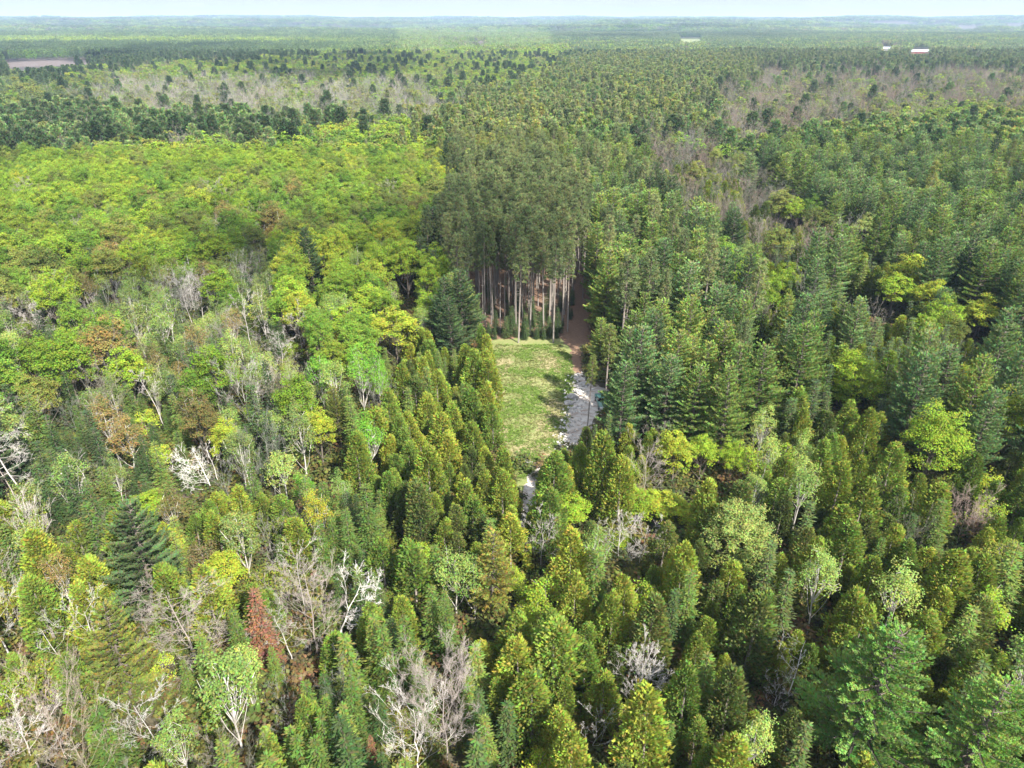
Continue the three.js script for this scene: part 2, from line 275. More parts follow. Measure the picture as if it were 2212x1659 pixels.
// nearest first
zone(2.7, { 'cedar:olive': 6, 'cedar:green': 4, 'cedar:gold': 3, 'cedar:dark': 2, 'fir:green': 1.2, 'sapling:lime': 0.4 }, [[800, 760], [870, 700], [1000, 745], [1085, 760], [1090, 1000], [1130, 1120], [1000, 1150], [860, 1100], [790, 1000]]);
zone(3.6, { 'redpine:grey': 5, 'redpine:dark': 5 }, [[972, 400], [1225, 400], [1258, 560], [1245, 620], [1000, 640], [958, 600]]);
zone(4.2, { 'redpine:gold': 4, 'redpine:grey': 5, 'pine:green': 1.5, 'bare:brown': 0.4, 'maple:olive': 0.6, 'aspen:pale': 0.5 }, [[985, 300], [1015, 265], [1170, 262], [1225, 400], [972, 400]]);
zone(5.6, { 'maple:lime': 4.6, 'maple:yellow': 1.3, 'maple:green': 1.8, 'maple:olive': 1.2, 'bare:brown': 0.15 }, [[0, 350], [150, 318], [330, 305], [450, 312], [600, 312], [700, 280], [860, 262], [965, 262], [955, 400], [800, 420], [560, 400], [300, 450], [0, 520]]);
zone(5.2, { 'maple:lime': 2, 'maple:olive': 3, 'maple:green': 3.4, 'maple:yellow': 0.7, 'maple:orange': 0.7, 'bare:brown': 0.5, 'bare:grey': 0.3, 'aspen:grey': 0.5 }, [[0, 520], [300, 450], [560, 400], [800, 420], [955, 400], [930, 520], [780, 520], [620, 560], [400, 580], [200, 620], [0, 640]]);
zone(4.6, { 'maple:lime': 5, 'maple:yellow': 2, 'maple:green': 1, 'aspen:pale': 1, 'aspen:yellow': 0.3 }, [[620, 560], [780, 500], [930, 520], [945, 640], [920, 700], [830, 720], [760, 800], [640, 800], [600, 660]]);
zone(3.8, { 'aspen:green': 5, 'aspen:pale': 2, 'maple:green': 1, 'fir:green': 1, 'bare:grey': 0.4 }, [[640, 800], [760, 780], [830, 720], [800, 960], [760, 1040], [660, 1020], [640, 900]]);
zone(3.5, { 'maple:orange': 0.4, 'aspen:orange': 1.6, 'maple:olive': 0.8, 'aspen:grey': 3.6, 'aspen:pale': 3, 'spruce:dark': 1.2, 'bare:grey': 1.6, 'bare:white': 0.6, 'bare:brown': 0.9, 'fir:dark': 3, 'fir:green': 2.6, 'sapling:olive': 1.8, 'sapling:lime': 1.2, 'maple:lime': 0.9, 'maple:green': 0.8 }, [[0, 620], [200, 600], [420, 570], [620, 560], [640, 800], [640, 900], [560, 1040], [440, 1060], [0, 1080]]);
zone(3.0, { 'cedar:olive': 2.4, 'cedar:green': 1.6, 'cedar:gold': 1.2, 'sapling:olive': 1.6, 'sapling:lime': 1.2, 'fir:green': 1.8, 'fir:pale': 1.2, 'aspen:grey': 1.3, 'aspen:pale': 1.2, 'aspen:orange': 0.6, 'bare:grey': 1.3, 'bare:white': 0.5, 'bare:brown': 0.9, 'sapling:brown': 0.5, 'aspen:yellow': 0.1 }, [[-300, 1050], [440, 1040], [560, 1040], [690, 1090], [690, 1290], [640, 1400], [560, 2000], [-300, 2000]]);
zone(2.6, { 'fir:green': 5, 'fir:pale': 3.4, 'fir:dark': 2.2, 'cedar:olive': 1.2, 'cedar:green': 1, 'sapling:olive': 0.5, 'bare:grey': 0.2 }, [[660, 1020], [800, 1000], [870, 1110], [1000, 1180], [1000, 1400], [1080, 1500], [1000, 2000], [560, 2000], [620, 1500], [660, 1400], [690, 1250]]);
zone(3.3, { 'pine:gold': 0.3, 'cedar:gold': 1.5, 'cedar:green': 1, 'sapling:lime': 2, 'aspen:pale': 1.5, 'cedar:olive': 2, 'fir:green': 1 }, [[900, 1120], [1120, 1110], [1240, 1170], [1180, 1260], [980, 1250]]);
zone(5.4, { 'pine:blue': 6, 'pine:green': 4.6, 'pine:dark': 1, 'bare:grey': 0.2, 'maple:lime': 0.15, 'redpine:gold': 0.15 }, [[1635, 330], [1760, 300], [2000, 285], [2500, 260], [2500, 680], [2212, 700], [2000, 560], [1880, 530], [1760, 460], [1680, 400]]);
zone(3.8, { 'bare:maroon': 2.5, 'bare:grey': 3, 'bare:brown': 3.5, 'cedar:dark': 3, 'cedar:olive': 3, 'spruce:dark': 3.4, 'maple:olive': 0.5, 'pine:blue': 0.3 }, [[1310, 290], [1480, 300], [1640, 320], [1680, 400], [1760, 470], [1880, 530], [1760, 600], [1640, 560], [1540, 520], [1430, 480], [1380, 380]]);
zone(4.9, { 'pine:green': 5, 'pine:blue': 5, 'pine:dark': 0.7, 'redpine:grey': 0.6, 'maple:lime': 0.12 }, [[1180, 262], [1310, 290], [1380, 380], [1430, 480], [1560, 560], [1660, 700], [1640, 900], [1560, 930], [1400, 900], [1300, 900], [1265, 640], [1275, 560], [1240, 400]]);
zone(3.7, { 'pine:green': 2.8, 'pine:blue': 2.2, 'cedar:olive': 3.4, 'cedar:dark': 1.6, 'cedar:green': 1.4, 'spruce:dark': 2, 'spruce:green': 1.4, 'maple:lime': 0.9, 'maple:yellow': 0.4, 'bare:grey': 0.6, 'maple:olive': 0.4 }, [[1560, 540], [1760, 600], [1880, 530], [2000, 560], [2212, 700], [2500, 690], [2500, 1000], [1960, 980], [1760, 960], [1600, 900], [1660, 700]]);
zone(3.2, { 'sapling:lime': 3, 'maple:lime': 1.4, 'aspen:pale': 1.4, 'cedar:olive': 4, 'cedar:green': 2, 'bare:grey': 0.5 }, [[1380, 900], [1780, 900], [1780, 1060], [1600, 1080], [1440, 1040], [1340, 960]]);
zone(2.7, { 'cedar:olive': 7, 'cedar:green': 4.5, 'cedar:gold': 3.2, 'cedar:dark': 1.6, 'fir:green': 0.9, 'spruce:green': 0.7, 'sapling:lime': 1.3, 'sapling:olive': 0.6, 'maple:lime': 0.25, 'aspen:pale': 0.6, 'bare:grey': 0.35, 'bare:brown': 0.2 }, [[900, 1000], [1250, 900], [2600, 900], [2800, 2200], [900, 2200]]);
// farther bands
zone(4.2, { 'pine:dark': 4, 'pine:blue': 3, 'fir:dark': 3, 'fir:green': 2, 'maple:olive': 1, 'aspen:grey': 1, 'bare:grey': 1.5 }, [[-300, 250], [160, 245], [560, 262], [720, 262], [690, 300], [560, 312], [300, 300], [100, 318], [-300, 370]]);
zone(3.8, { 'spruce:dark': 6, 'fir:dark': 3, 'aspen:grey': 1.2, 'maple:olive': 0.6 }, [[-300, 170], [60, 158], [250, 165], [200, 215], [140, 245], [-300, 250]]);
zone(4.0, { 'bare:grey': 3, 'bare:white': 1.8, 'bare:brown': 1.8, 'aspen:grey': 6, 'fir:green': 1.5, 'aspen:pale': 1.6, 'sapling:olive': 3, 'maple:lime': 0.3, 'spruce:dark': 3.4, 'cedar:dark': 3.4, 'cedar:olive': 2, 'maple:olive': 0.9, 'maple:pale': 0.2 }, [[140, 190], [250, 165], [560, 165], [900, 175], [1000, 200], [1000, 265], [720, 265], [560, 262], [160, 245]]);
zone(6, { 'maple:lime': 3, 'maple:yellow': 0.8, 'maple:olive': 4, 'maple:green': 3.4, 'bare:brown': 0.6, 'pine:dark': 0.3 }, [[80, 165], [330, 132], [560, 122], [900, 108], [1230, 96], [1230, 150], [1080, 215], [960, 220], [900, 178], [560, 168], [250, 168]]);
zone(4.4, { 'redpine:grey': 4, 'redpine:gold': 1, 'pine:blue': 3, 'pine:green': 3, 'cedar:dark': 1.5, 'cedar:olive': 3, 'bare:maroon': 1.8, 'bare:grey': 1.8, 'aspen:grey': 2.2, 'aspen:pale': 0.8, 'maple:lime': 0.9, 'maple:olive': 1.2, 'spruce:dark': 1.4 }, [[1000, 200], [1080, 210], [1230, 130], [1560, 118], [1640, 150], [1500, 200], [1520, 290], [1310, 300], [960, 265]]);
zone(5, { 'maple:olive': 3, 'maple:lime': 2.5, 'aspen:yellow': 1.6, 'maple:green': 1 }, [[1930, 255], [2060, 238], [2180, 242], [2260, 270], [2212, 300], [1960, 290]]);
zone(4.0, { 'bare:maroon': 3, 'bare:grey': 1.4, 'bare:brown': 1.6, 'fir:green': 1.5, 'sapling:olive': 2, 'cedar:dark': 6, 'spruce:dark': 4, 'cedar:olive': 6, 'cedar:green': 1.5, 'maple:olive': 0.35, 'maple:lime': 0.12 }, [[1500, 200], [1640, 150], [2300, 148], [2500, 200], [2500, 300], [1760, 300], [1520, 300]]);
zone(5, { 'redpine:dark': 3, 'pine:dark': 2, 'bare:grey': 2, 'bare:maroon': 1.5, 'maple:olive': 2, 'maple:pale': 1, 'pine:blue': 2.4, 'aspen:yellow': 0.3 }, [[1560, 110], [2300, 100], [2400, 150], [1640, 152]]);
zone(6, { 'pine:dark': 5, 'maple:green': 1.4, 'fir:dark': 2 }, [[-300, 92], [560, 92], [760, 98], [560, 122], [330, 133], [80, 166], [-300, 180]]);
zone(6, { 'maple:lime': 4, 'maple:yellow': 1.4, 'maple:pale': 2 }, [[-300, 78], [300, 80], [620, 82], [900, 90], [560, 92], [-300, 92]]);
zone(6, { 'pine:dark': 5, 'redpine:dark': 3, 'maple:green': 2 }, [[1180, 60], [1720, 62], [1780, 78], [1600, 90], [1200, 80]]);
zone(6, { 'maple:pale': 4, 'maple:green': 2, 'bare:grey': 1.5, 'maple:olive': 2, 'pine:blue': 1.6 }, [[860, 60], [1180, 60], [1200, 98], [860, 108]]);
zone(6, { 'maple:pale': 3, 'maple:olive': 3, 'pine:dark': 3, 'bare:maroon': 0.8, 'maple:lime': 2 }, [[1700, 55], [2500, 55], [2500, 120], [1200, 118], [1200, 90]]);
const ANY = { s: 5.4, m: Object.entries({ 'pine:dark': 4.6, 'fir:dark': 1.5, 'maple:pale': 2, 'maple:green': 2.6, 'pine:blue': 2, 'maple:olive': 2.2, 'bare:grey': 1, 'maple:lime': 0.8 }) };
const kindSeed = {}; let ks = 0;
for (const z of [...Z, ANY]) for (const [k] of z.m) kindSeed[k] ??= (ks += 17.3);
function zoneAt(px, py, x, z) {
  const far = clamp((py - 40) / 260, 0.04, 1), jx = noise(x / 130 + 5, z / 130) * (py > 330 ? 20 : 45) * far + noise(x / 26, z / 26) * 26 * far + noise(x / 9, z / 9) * 10 * far, jy = noise(x / 26 + 50, z / 26) * 14 * far + noise(x / 110 + 31, z / 150) * (py > 330 ? 10 : 22) * far * clamp((900 - py) / 500, 0.25, 1);
  const soft = py < 330 ? 3 : 1, e = (R() + R() - 1) * 26 * far * soft, e2 = (R() + R() - 1) * 16 * far * Math.min(soft, 1.8);
  if (py < 330 && R() < 0.035) return ANY;
  for (const q of Z) if (inside(q.p, px + jx + e, py + jy + e2)) return q;
  return ANY;
}
function pick(q, x, z, r, wide = 1) { // kinds come in drifts
  let sum = 0; const w = q.m.map(([k, v]) => { const n = noiseB(x / (34 * wide) + kindSeed[k], z / (34 * wide) - kindSeed[k]); const e = v * Math.exp(1.5 * n); sum += e; return e; });
  let t = r() * sum; for (let i = 0; i < w.length; i++) if ((t -= w[i]) <= 0) return q.m[i][0];
  return q.m[0][0];
}
const R = rng(4242), trees = []; // {kind, tint, x, z, s, sx, rot, v, hero}
const cellOf = (x, z) => `${Math.floor(x / 8)},${Math.floor(z / 8)}`, cells = new Map();
function free(x, z, rad) { const cx = Math.floor(x / 8), cz = Math.floor(z / 8); for (let i = -1; i <= 1; i++) for (let j = -1; j <= 1; j++) for (const t of cells.get(`${cx + i},${cz + j}`) ?? []) if (Math.hypot(t.x - x, t.z - z) < (t.r + rad)) return false; return true; }
const GUARD = []; // room in front of trees that stand out
function guard(x, z, h, w, d) { const a = toPhoto(x - w, h * 0.25, z), b = toPhoto(x + w, h * 0.97, z); GUARD.push([a[0], b[0], b[1], a[1], d]); }
function keep(t) { const k = cellOf(t.x, t.z); cells.has(k) || cells.set(k, []); cells.get(k).push(t); }
const STANDV = [[1002, 560], [1262, 560], [1262, 742], [1002, 740]], NEEDLE = [[985, 470], [1250, 470], [1280, 640], [1280, 735], [1230, 760], [1120, 752], [1030, 748], [1000, 738], [962, 640]], NEEDLEG = NEEDLE.map(([x, y]) => { const g = ground(x, y); return [g.x, g.z]; });
function blocks(x, z, h, half, y0 = 0) {
  const dd = Math.hypot(x, z);
  if (dd < 330) { const L = [0.55, 0.8, 0.98].map((f) => toPhoto(x, h * f, z)), hw = half * FOC / L[0][2]; for (const [a, b, c, d, far] of GUARD) if (dd < far - 0.5) for (const [px, py] of L) if (px > a - hw * 0.35 && px < b + hw * 0.35 && py > c && py < d) return true; }
  const foot = toPhoto(x, 0, z); // nothing in front of the bare trunks
  if (foot[1] > 742 && foot[1] < 1100) for (const f of [0.5, 0.75, 0.97]) { const [px, py] = toPhoto(x, h * f, z); if (inside(STANDV, px, py)) return true; } // would it stand in the way of something open to view?
  for (const f of [0.02, 0.25, 0.5, 0.75, 0.97]) for (const s of [-1, 0, 1]) { const w = half * (f < 0.3 ? 0.9 : 1 - f * 0.6), [px, py] = toPhoto(x + s * w, y0 + h * f, z); for (const c of CLEAR) if (inside(c, px, py)) return true; }
  return false;
}

// ---------------------------------------------------------------- ground
function dataTex(n, fn, srgb = true) {
  const d = new Uint8Array(n * n * 4);
  for (let j = 0; j < n; j++) for (let i = 0; i < n; i++) { const c = fn(i / n, j / n); for (let q = 0; q < 3; q++) { const l = clamp(c[q], 0, 1); d[(j * n + i) * 4 + q] = Math.round(255 * (srgb ? (l <= 0.0031308 ? l * 12.92 : 1.055 * Math.pow(l, 1 / 2.4) - 0.055) : l)); } d[(j * n + i) * 4 + 3] = 255; }
  const t = new THREE.DataTexture(d, n, n, THREE.RGBAFormat); t.wrapS = t.wrapT = THREE.RepeatWrapping; t.magFilter = THREE.LinearFilter; t.minFilter = THREE.LinearMipmapLinearFilter; t.generateMipmaps = true; if (srgb) t.colorSpace = THREE.SRGBColorSpace; t.needsUpdate = true; return t;
}
const torus = (f) => (u, v) => f(Math.cos(u * 6.2832), Math.sin(u * 6.2832), Math.cos(v * 6.2832), Math.sin(v * 6.2832));
const tn = (k, o) => torus((a, b, c, d) => noise(a * k + c * k * 1.7 + o, b * k - d * k * 1.3 - o)); // tiles without a seam
const n1 = tn(0.5, 1), n2 = tn(1.6, 4), n3 = tn(5, 9), n4 = tn(13, 2);
const mix3 = (a, b, t) => a.map((x, i) => lerp(x, b[i], clamp(t, 0, 1)));
const texR = rng(77);
const litterT = dataTex(512, (u, v) => { const g = (texR() - 0.5) * 0.5, a = n3(u, v) * 0.5 + n4(u, v) * 0.5; return mix3([0.036, 0.034, 0.020], [0.085, 0.072, 0.042], 0.5 + a * 0.7 + g).map((x) => x * (1 + g * 0.7)); });
const grassT = dataTex(1024, (u, v) => {
  const g = (texR() - 0.5), a = n2(u, v) * 0.5 + n3(u, v) * 0.35 + n4(u, v) * 0.3 + n1(u, v) * 0.4;
  let c = mix3([0.090, 0.134, 0.028], [0.165, 0.172, 0.060], 0.5 + a * 0.35 + g * 0.9);
  c = mix3(c, [0.26, 0.195, 0.115], sstep(n1(u, v) * 0.3 + n2(u + 0.3, v) * 0.3 + n3(u, v) * 0.35 + n4(u, v) * 0.45 + g * 0.9, 0.1, 0.9) * 0.7);
  return c.map((x) => x * (1 + g * 0.55));
});
const duffT = dataTex(512, (u, v) => { const g = (texR() - 0.5), a = n2(u, v) * 0.4 + n3(u, v) * 0.4 + n4(u, v) * 0.3; return mix3([0.085, 0.050, 0.032], [0.20, 0.120, 0.076], 0.5 + a * 0.9 + g * 0.9).map((x) => x * (1 + g * 0.4)); });
const gravelT = dataTex(512, (u, v) => { const g = (texR() - 0.5), a = n2(u, v) * 0.5 + n3(u, v) * 0.5; let c = mix3([0.22, 0.20, 0.185], [0.52, 0.48, 0.44], 0.5 + n3(u, v) * 0.25 + n4(u, v) * 0.45 + n1(u, v) * 0.3 + g * 1.2); c = mix3(c, [0.19, 0.115, 0.075], sstep(n1(u + 0.5, v + 0.2) * 0.6 + n4(u, v) * 0.7 + g * 0.8, 0.15, 0.9)); return c; });
const soilT = dataTex(256, (u, v) => { const g = (texR() - 0.5); return mix3([0.055, 0.042, 0.038], [0.11, 0.082, 0.07], 0.5 + n2(u, v) * 0.5 + g * 0.4); });
const mapped = (t, rough = 1) => new THREE.MeshStandardMaterial({ map: t, roughness: rough, bumpMap: t, bumpScale: 0.03 });
{
  const rings = [0, 20, 45]; for (let d = 60; d < 26000; d *= 1.12) rings.push(d);
  const n = 160, p = [], uv = [], idx = [];
  rings.forEach((d) => { for (let i = 0; i <= n; i++) { const a = (i / n) * Math.PI * 2, x = Math.cos(a) * d, z = Math.sin(a) * d; p.push(x, landY(x, z) - (d > 12000 ? (d - 12000) * 0.01 : 0), z); uv.push(x / 11, z / 11); } });
  for (let k = 0; k + 1 < rings.length; k++) for (let i = 0; i < n; i++) { const a = k * (n + 1) + i, b = a + n + 1; idx.push(a, a + 1, b, b, a + 1, b + 1); }
  const g = new THREE.BufferGeometry(); g.setAttribute('position', new THREE.Float32BufferAttribute(p, 3)); g.setAttribute('uv', new THREE.Float32BufferAttribute(uv, 2)); g.setIndex(idx); g.computeVertexNormals();
  tag(mesh('ground', g, mapped(litterT), scene), 'dark forest floor of leaf litter under all the trees', null, null, 'structure');
}
// a sheet on the ground with a ragged outline, from an outline seen in the photograph
function patch(name, label, pts, mat, y, uvm, rag = 0.5, step = 0.5) {
  const w = pts.map(([x, y2]) => ground(x, y2)), line = [];
  for (let i = 0; i < w.length; i++) { const a = w[i], b = w[(i + 1) % w.length], L = a.distanceTo(b), n = Math.max(1, Math.ceil(L / step)); for (let k = 0; k < n; k++) { const q = a.clone().lerp(b, k / n); line.push(new THREE.Vector2(q.x + (noise(q.x * 0.35, q.z * 0.35) + 0.6 * noise(q.x * 1.3, q.z * 1.3)) * rag, -(q.z + (noise(q.x * 0.35 + 20, q.z * 0.35) + 0.6 * noise(q.x * 1.3 + 9, q.z * 1.3)) * rag))); } }
  const g = new THREE.ShapeGeometry(new THREE.Shape(line)); g.rotateX(-Math.PI / 2); g.translate(0, y, 0);
  const P = g.attributes.position; for (let i = 0; i < P.count; i++) { const e = landY(P.getX(i), P.getZ(i)); if (e > 0) P.setY(i, e + 0.6); }
  const uv = new Float32Array(P.count * 2); for (let i = 0; i < P.count; i++) { uv[i * 2] = P.getX(i) / uvm; uv[i * 2 + 1] = P.getZ(i) / uvm; }
  g.setAttribute('uv', new THREE.BufferAttribute(uv, 2));
  return tag(mesh(name, g, mat, scene), label, null, null, 'structure');
}
patch('needle_floor', 'reddish brown pine needle floor under the tall pines', NEEDLE, mapped(duffT), 0.02, 7);
patch('grass_clearing', 'bright green grassy clearing with bare tan patches amid the woods', [[1000, 738], [1020, 734], [1040, 732], [1060, 736], [1120, 730], [1205, 726], [1232, 752], [1246, 800], [1240, 850], [1232, 900], [1225, 960], [1190, 1000], [1165, 1060], [1110, 1060], [1050, 1000], [1030, 880], [1040, 790], [1010, 760]], mapped(grassT), 0.045, 22, 0.45);
patch('needle_path', 'red-brown dirt path leading from the clearing into the pines', [[1224, 640], [1240, 640], [1248, 700], [1258, 790], [1254, 812], [1244, 806], [1234, 770], [1230, 700]], mapped(duffT), 0.055, 5, 0.5, 0.3);
const dryT = dataTex(512, (u, v) => { const g = texR() - 0.5, a = n2(u, v) * 0.4 + n3(u, v) * 0.4 + n4(u, v) * 0.4; return mix3([0.12, 0.14, 0.04], [0.25, 0.185, 0.115], 0.55 + a * 0.9 + g * 1.1); }), dryM = mapped(dryT);
[['the lower half of the clearing beside the yard', [[1188, 862], [1224, 868], [1216, 960], [1180, 985], [1160, 968], [1166, 905]]], ['the upper edge near the path', [[1160, 770], [1235, 775], [1242, 800], [1216, 812], [1175, 796]]], ['the cedar side of the clearing', [[1060, 830], [1090, 838], [1098, 965], [1078, 975]]], ['the upper corner by the bluish pine', [[1060, 768], [1108, 776], [1096, 812], [1068, 806]]], ['the near end by the track', [[1110, 960], [1150, 965], [1150, 1010], [1100, 1000]]]].forEach(([w, p], i) => patch(numbered('worn_grass'), `tan worn patch of dry grass at ${w}`, p, dryM, 0.052 + i * 0.0005, 5, 0.9, 0.3));
patch('gravel_yard', 'pale grey gravel yard along the clearing edge by the truck', [[1238, 806], [1258, 806], [1268, 826], [1312, 840], [1314, 890], [1276, 915], [1258, 944], [1228, 985], [1206, 985], [1212, 950], [1228, 915], [1234, 880], [1242, 850], [1248, 825]], mapped(gravelT), 0.065, 6, 0.9, 0.3);
patch('gravel_track', 'narrow pale gravel track running down out of the clearing', [[1150, 1000], [1168, 1000], [1160, 1060], [1152, 1125], [1124, 1125], [1130, 1065]], mapped(gravelT), 0.06, 5, 0.3);
patch('brushy_gap', 'small brown brushy gap in the trees beside the white birch', [[320, 1075], [430, 1030], [470, 1060], [430, 1120], [340, 1130]], mapped(soilT), 0.02, 6, 0.6);
const tan = new THREE.MeshStandardMaterial({ map: dataTex(256, (u, v) => { const g = texR() - 0.5; return mix3([0.20, 0.175, 0.12], [0.29, 0.255, 0.185], 0.5 + n2(u, v) * 0.5 + g * 0.5); }), roughness: 1 }), plough = mapped(soilT), meadow = new THREE.MeshStandardMaterial({ map: grassT, roughness: 1 });
patch('pale_field', 'far pale bare field beside the dark pines', [[925, 91.5], [1070, 90.5], [1070, 103], [915, 103]], tan, 0.05, 40, 3, 8);
patch('pale_field', 'far pale field in front of the dark pine row', [[2040, 56], [2130, 56], [2130, 66], [2040, 66]], tan, 0.05, 40, 3, 20);
patch('pale_field', 'far pale field near the horizon with trees behind', [[1860, 46.5], [1985, 46.5], [1985, 51], [1860, 51]], tan, 0.05, 40, 3, 60);
patch('pale_field', 'far pale field at the outermost edge of the farmland', [[2165, 50], [2260, 49], [2260, 60], [2165, 60]], tan, 0.05, 40, 3, 30);
patch('green_field', 'small far green meadow within dark woods', [[1455, 82], [1530, 82], [1530, 94], [1455, 94]], meadow, 0.05, 40, 3, 10);
patch('ploughed_field', 'brown ploughed field behind the grey bare trees', [[-60, 127], [240, 126.5], [240, 146], [160, 156], [-60, 172]], plough, 0.05, 20, 3, 6);

// ---------------------------------------------------------------- single trees that the photograph lets one point at
const marks = [[1160, 850, 'the grassy clearing'], [1240, 880, 'the gravel yard'], [1240, 720, 'the red-brown path']];
const CAT = { fir: 'fir', spruce: 'spruce', cedar: 'cedar', maple: 'maple', aspen: 'aspen', sapling: 'young tree', pine: 'white pine', redpine: 'red pine', bare: 'bare tree' };
const NAME = { fir: 'fir_tree', spruce: 'spruce_tree', cedar: 'cedar_tree', maple: 'maple_tree', aspen: 'aspen_tree', sapling: 'young_tree', pine: 'white_pine_tree', redpine: 'red_pine_tree', bare: 'bare_tree' };
const GROUPS = { fir: 'firs of the wood', spruce: 'narrow spruces of the wood', cedar: 'cedars round the clearing', maple: 'leafy maples of the wood', aspen: 'pale-stemmed aspens of the wood', sapling: 'young leafy trees between the taller ones', pine: 'white pines of the wood', redpine: 'tall red pines behind the clearing', bare: 'leafless trees of the wood' };
function treeAt(kt, x, z, h, wide, rot, v, shadeNo) {
  const [kind, tint] = kt.split(':'), o = new THREE.Group(), s = h / BASEH[kind], g = NEAR[kind][v % NEAR[kind].length];
  o.name = numbered(NAME[kind]); o.position.set(x, landY(x, z), z); o.rotation.set((noise(x * 3.1, z * 2.3)) * 0.045, rot, noise(x * 2.7 + 9, z * 3.3) * 0.045); o.scale.set(s * wide, s, s * wide);
  mesh('trunk', g.wood, kind === 'bare' ? tintMat('bare', tint, shadeNo) : BARKM, o);
  mesh('crown', g.crown, tintMat(kind, tint, shadeNo), o);
  scene.add(o); return o;
}
const FINE = [1, 2, 3].map((i) => { const t = B.pine(i * 41 + 8, 2.4, 21, 4.8, 9); return { crown: t.crown.build(), wood: t.wood.build() }; });
let hv = 0;
const heroes = [];
// a tree whose tip is seen at (px, py) and that is h metres high
function hero(kt, px, py, h, label, short, o = {}) {
  const g = o.base ? ground(px, py) : ground(px, py, h * 0.985), kind = kt.split(':')[0], wide = o.w ?? 1;
  const t = treeAt(kt, g.x, g.z, h, wide, o.rot ?? hv * 1.7, o.v ?? hv++, o.sh ?? hv % 3);
  tag(t, label, CAT[kind], GROUPS[kind]);
  keep({ x: g.x, z: g.z, r: HALF[kind] * (h / BASEH[kind]) * wide * 0.62 });
  heroes.push(kind);
  if (kind !== 'redpine' && !(kind === 'fir' && h < 8)) guard(g.x, g.z, h, HALF[kind] * (h / BASEH[kind]) * wide * (short ? 0.6 : 0.35), Math.hypot(g.x, g.z));
  if (short) { const m = toPhoto(g.x, h * 0.6, g.z); marks.push([m[0], m[1], short]); }
  return t;
}
function fine(i, ...a) { const t = hero(...a); t.children[0].geometry = FINE[i].wood; t.children[1].geometry = FINE[i].crown; return t; }
const DEADM = { white: woodM([1, 1, 1]), grey: woodM([1, 1, 1]) };
function dead(px, py, o, label, short) { // a leafless tree with limbs of its own
  const g = o.base ? ground(px, py) : ground(px - 0, py, o.H * 0.95), t = new THREE.Group(), gx = g.x - (o.base ? 0 : o.lx ?? 0), gz = g.z - (o.base ? 0 : o.lz ?? 0);
  t.name = numbered(o.name ?? 'dead_birch_tree'); t.position.set(gx, 0, gz); scene.add(t);
  const k = skeleton(Math.round(px * 3 + py), { stem: 0.9, wob: 0.35, limbs: 8, from: 0.35, reach: 0.3, up: 0.8, twigs: 4, depth: 2, bark: BARK.white, ...o, tr: (o.tr ?? 0.16) * 0.55, limbs: Math.round((o.limbs ?? 8) * 1.25) });
  mesh('trunk', k.wood.build(), DEADM.white, t);
  for (const l of k.limbs) mesh('limb', l.build(), DEADM.white, t);
  tag(t, label, o.cat ?? 'dead tree', 'leafless trees standing apart');
  keep({ x: gx, z: gz, r: o.room ?? 1.6 });
  guard(gx + (o.lx ?? 0) * 0.5, gz, o.H, Math.max(0.8, Math.abs(o.lx ?? 0) * 0.5) + (short ? 0.6 : 0.2), Math.hypot(gx, gz));
  if (short) { const m = toPhoto(gx + (o.lx ?? 0) * 0.4, o.H * 0.6, gz); marks.push([m[0], m[1], short]); }
  return t;
}
const W = BARK.white, PL = [0.36, 0.33, 0.31], GY = [0.24, 0.205, 0.185];
{ // rust-coloured dead fir
  const rust = needle([0.225, 0.125, 0.070]);
  const t = hero('fir:green', 541, 1275, 12.3, 'rust-red dead fir, the only fully brown conifer in the lower wood', 'the rust-red dead fir', { w: 1.0, v: 1 });
  t.children[1].material = rust;
  const u = hero('fir:green', 795, 1588, 6.5, 'small half-brown dead fir among green firs by the bottom edge', null, { w: 0.75, v: 2 });
  u.children[1].material = rust;
  const w = hero('fir:green', 1104, 1497, 6, 'thin dead brown spike of a fir beside gold cedars', null, { w: 0.4, v: 3 }); w.children[1].material = rust;
}
fine(0, 'pine:bright', 1925, 1352, 20, 'huge blue-green white pine, widest crown of the lower wood', 'the huge lower pine', { w: 1.2, v: 0, sh: 0 });
fine(1, 'pine:bright', 2165, 1462, 18, 'blue-green white pine cut by the frame beside the huge pine', null, { w: 1.1, v: 1, sh: 2 });
fine(2, 'pine:dark', 268, 1092, 19, 'dark green white pine standing over the lower bare trees', 'the dark lower pine', { w: 1.05, v: 2, sh: 2 });
hero('pine:dark', 664, 497, 20, 'lone dark pine poking out of the lime hardwoods', 'the lone dark pine', { w: 0.85, v: 3, sh: 0 });
hero('spruce:dark', 188, 532, 15, 'narrow dark spruce spire among green hardwoods', 'the narrow dark spruce', { w: 1.1 });
hero('pine:gold', 215, 1318, 17, 'open olive-gold pine with bare stems showing through', 'the olive-gold pine', { w: 0.95, v: 4, sh: 1 });
hero('pine:gold', 1060, 1150, 14, 'pale yellow-green pine just below the gravel track', 'the pale yellow-green pine', { w: 1.0, v: 1, sh: 2 });
hero('pine:gold', 722, 838, 13, 'yellowish young pine between green aspens and cedars', null, { w: 0.7, v: 2 });
hero('pine:blue', 1025, 637, 9.6, 'small bluish pine at the top corner of the clearing', 'the small bluish pine', { w: 1.05, v: 3, sh: 2 });
hero('redpine:dark', 949, 742, 11.5, 'short dark round-headed pine left of the small bluish pine', null, { w: 1.7, base: 1 });
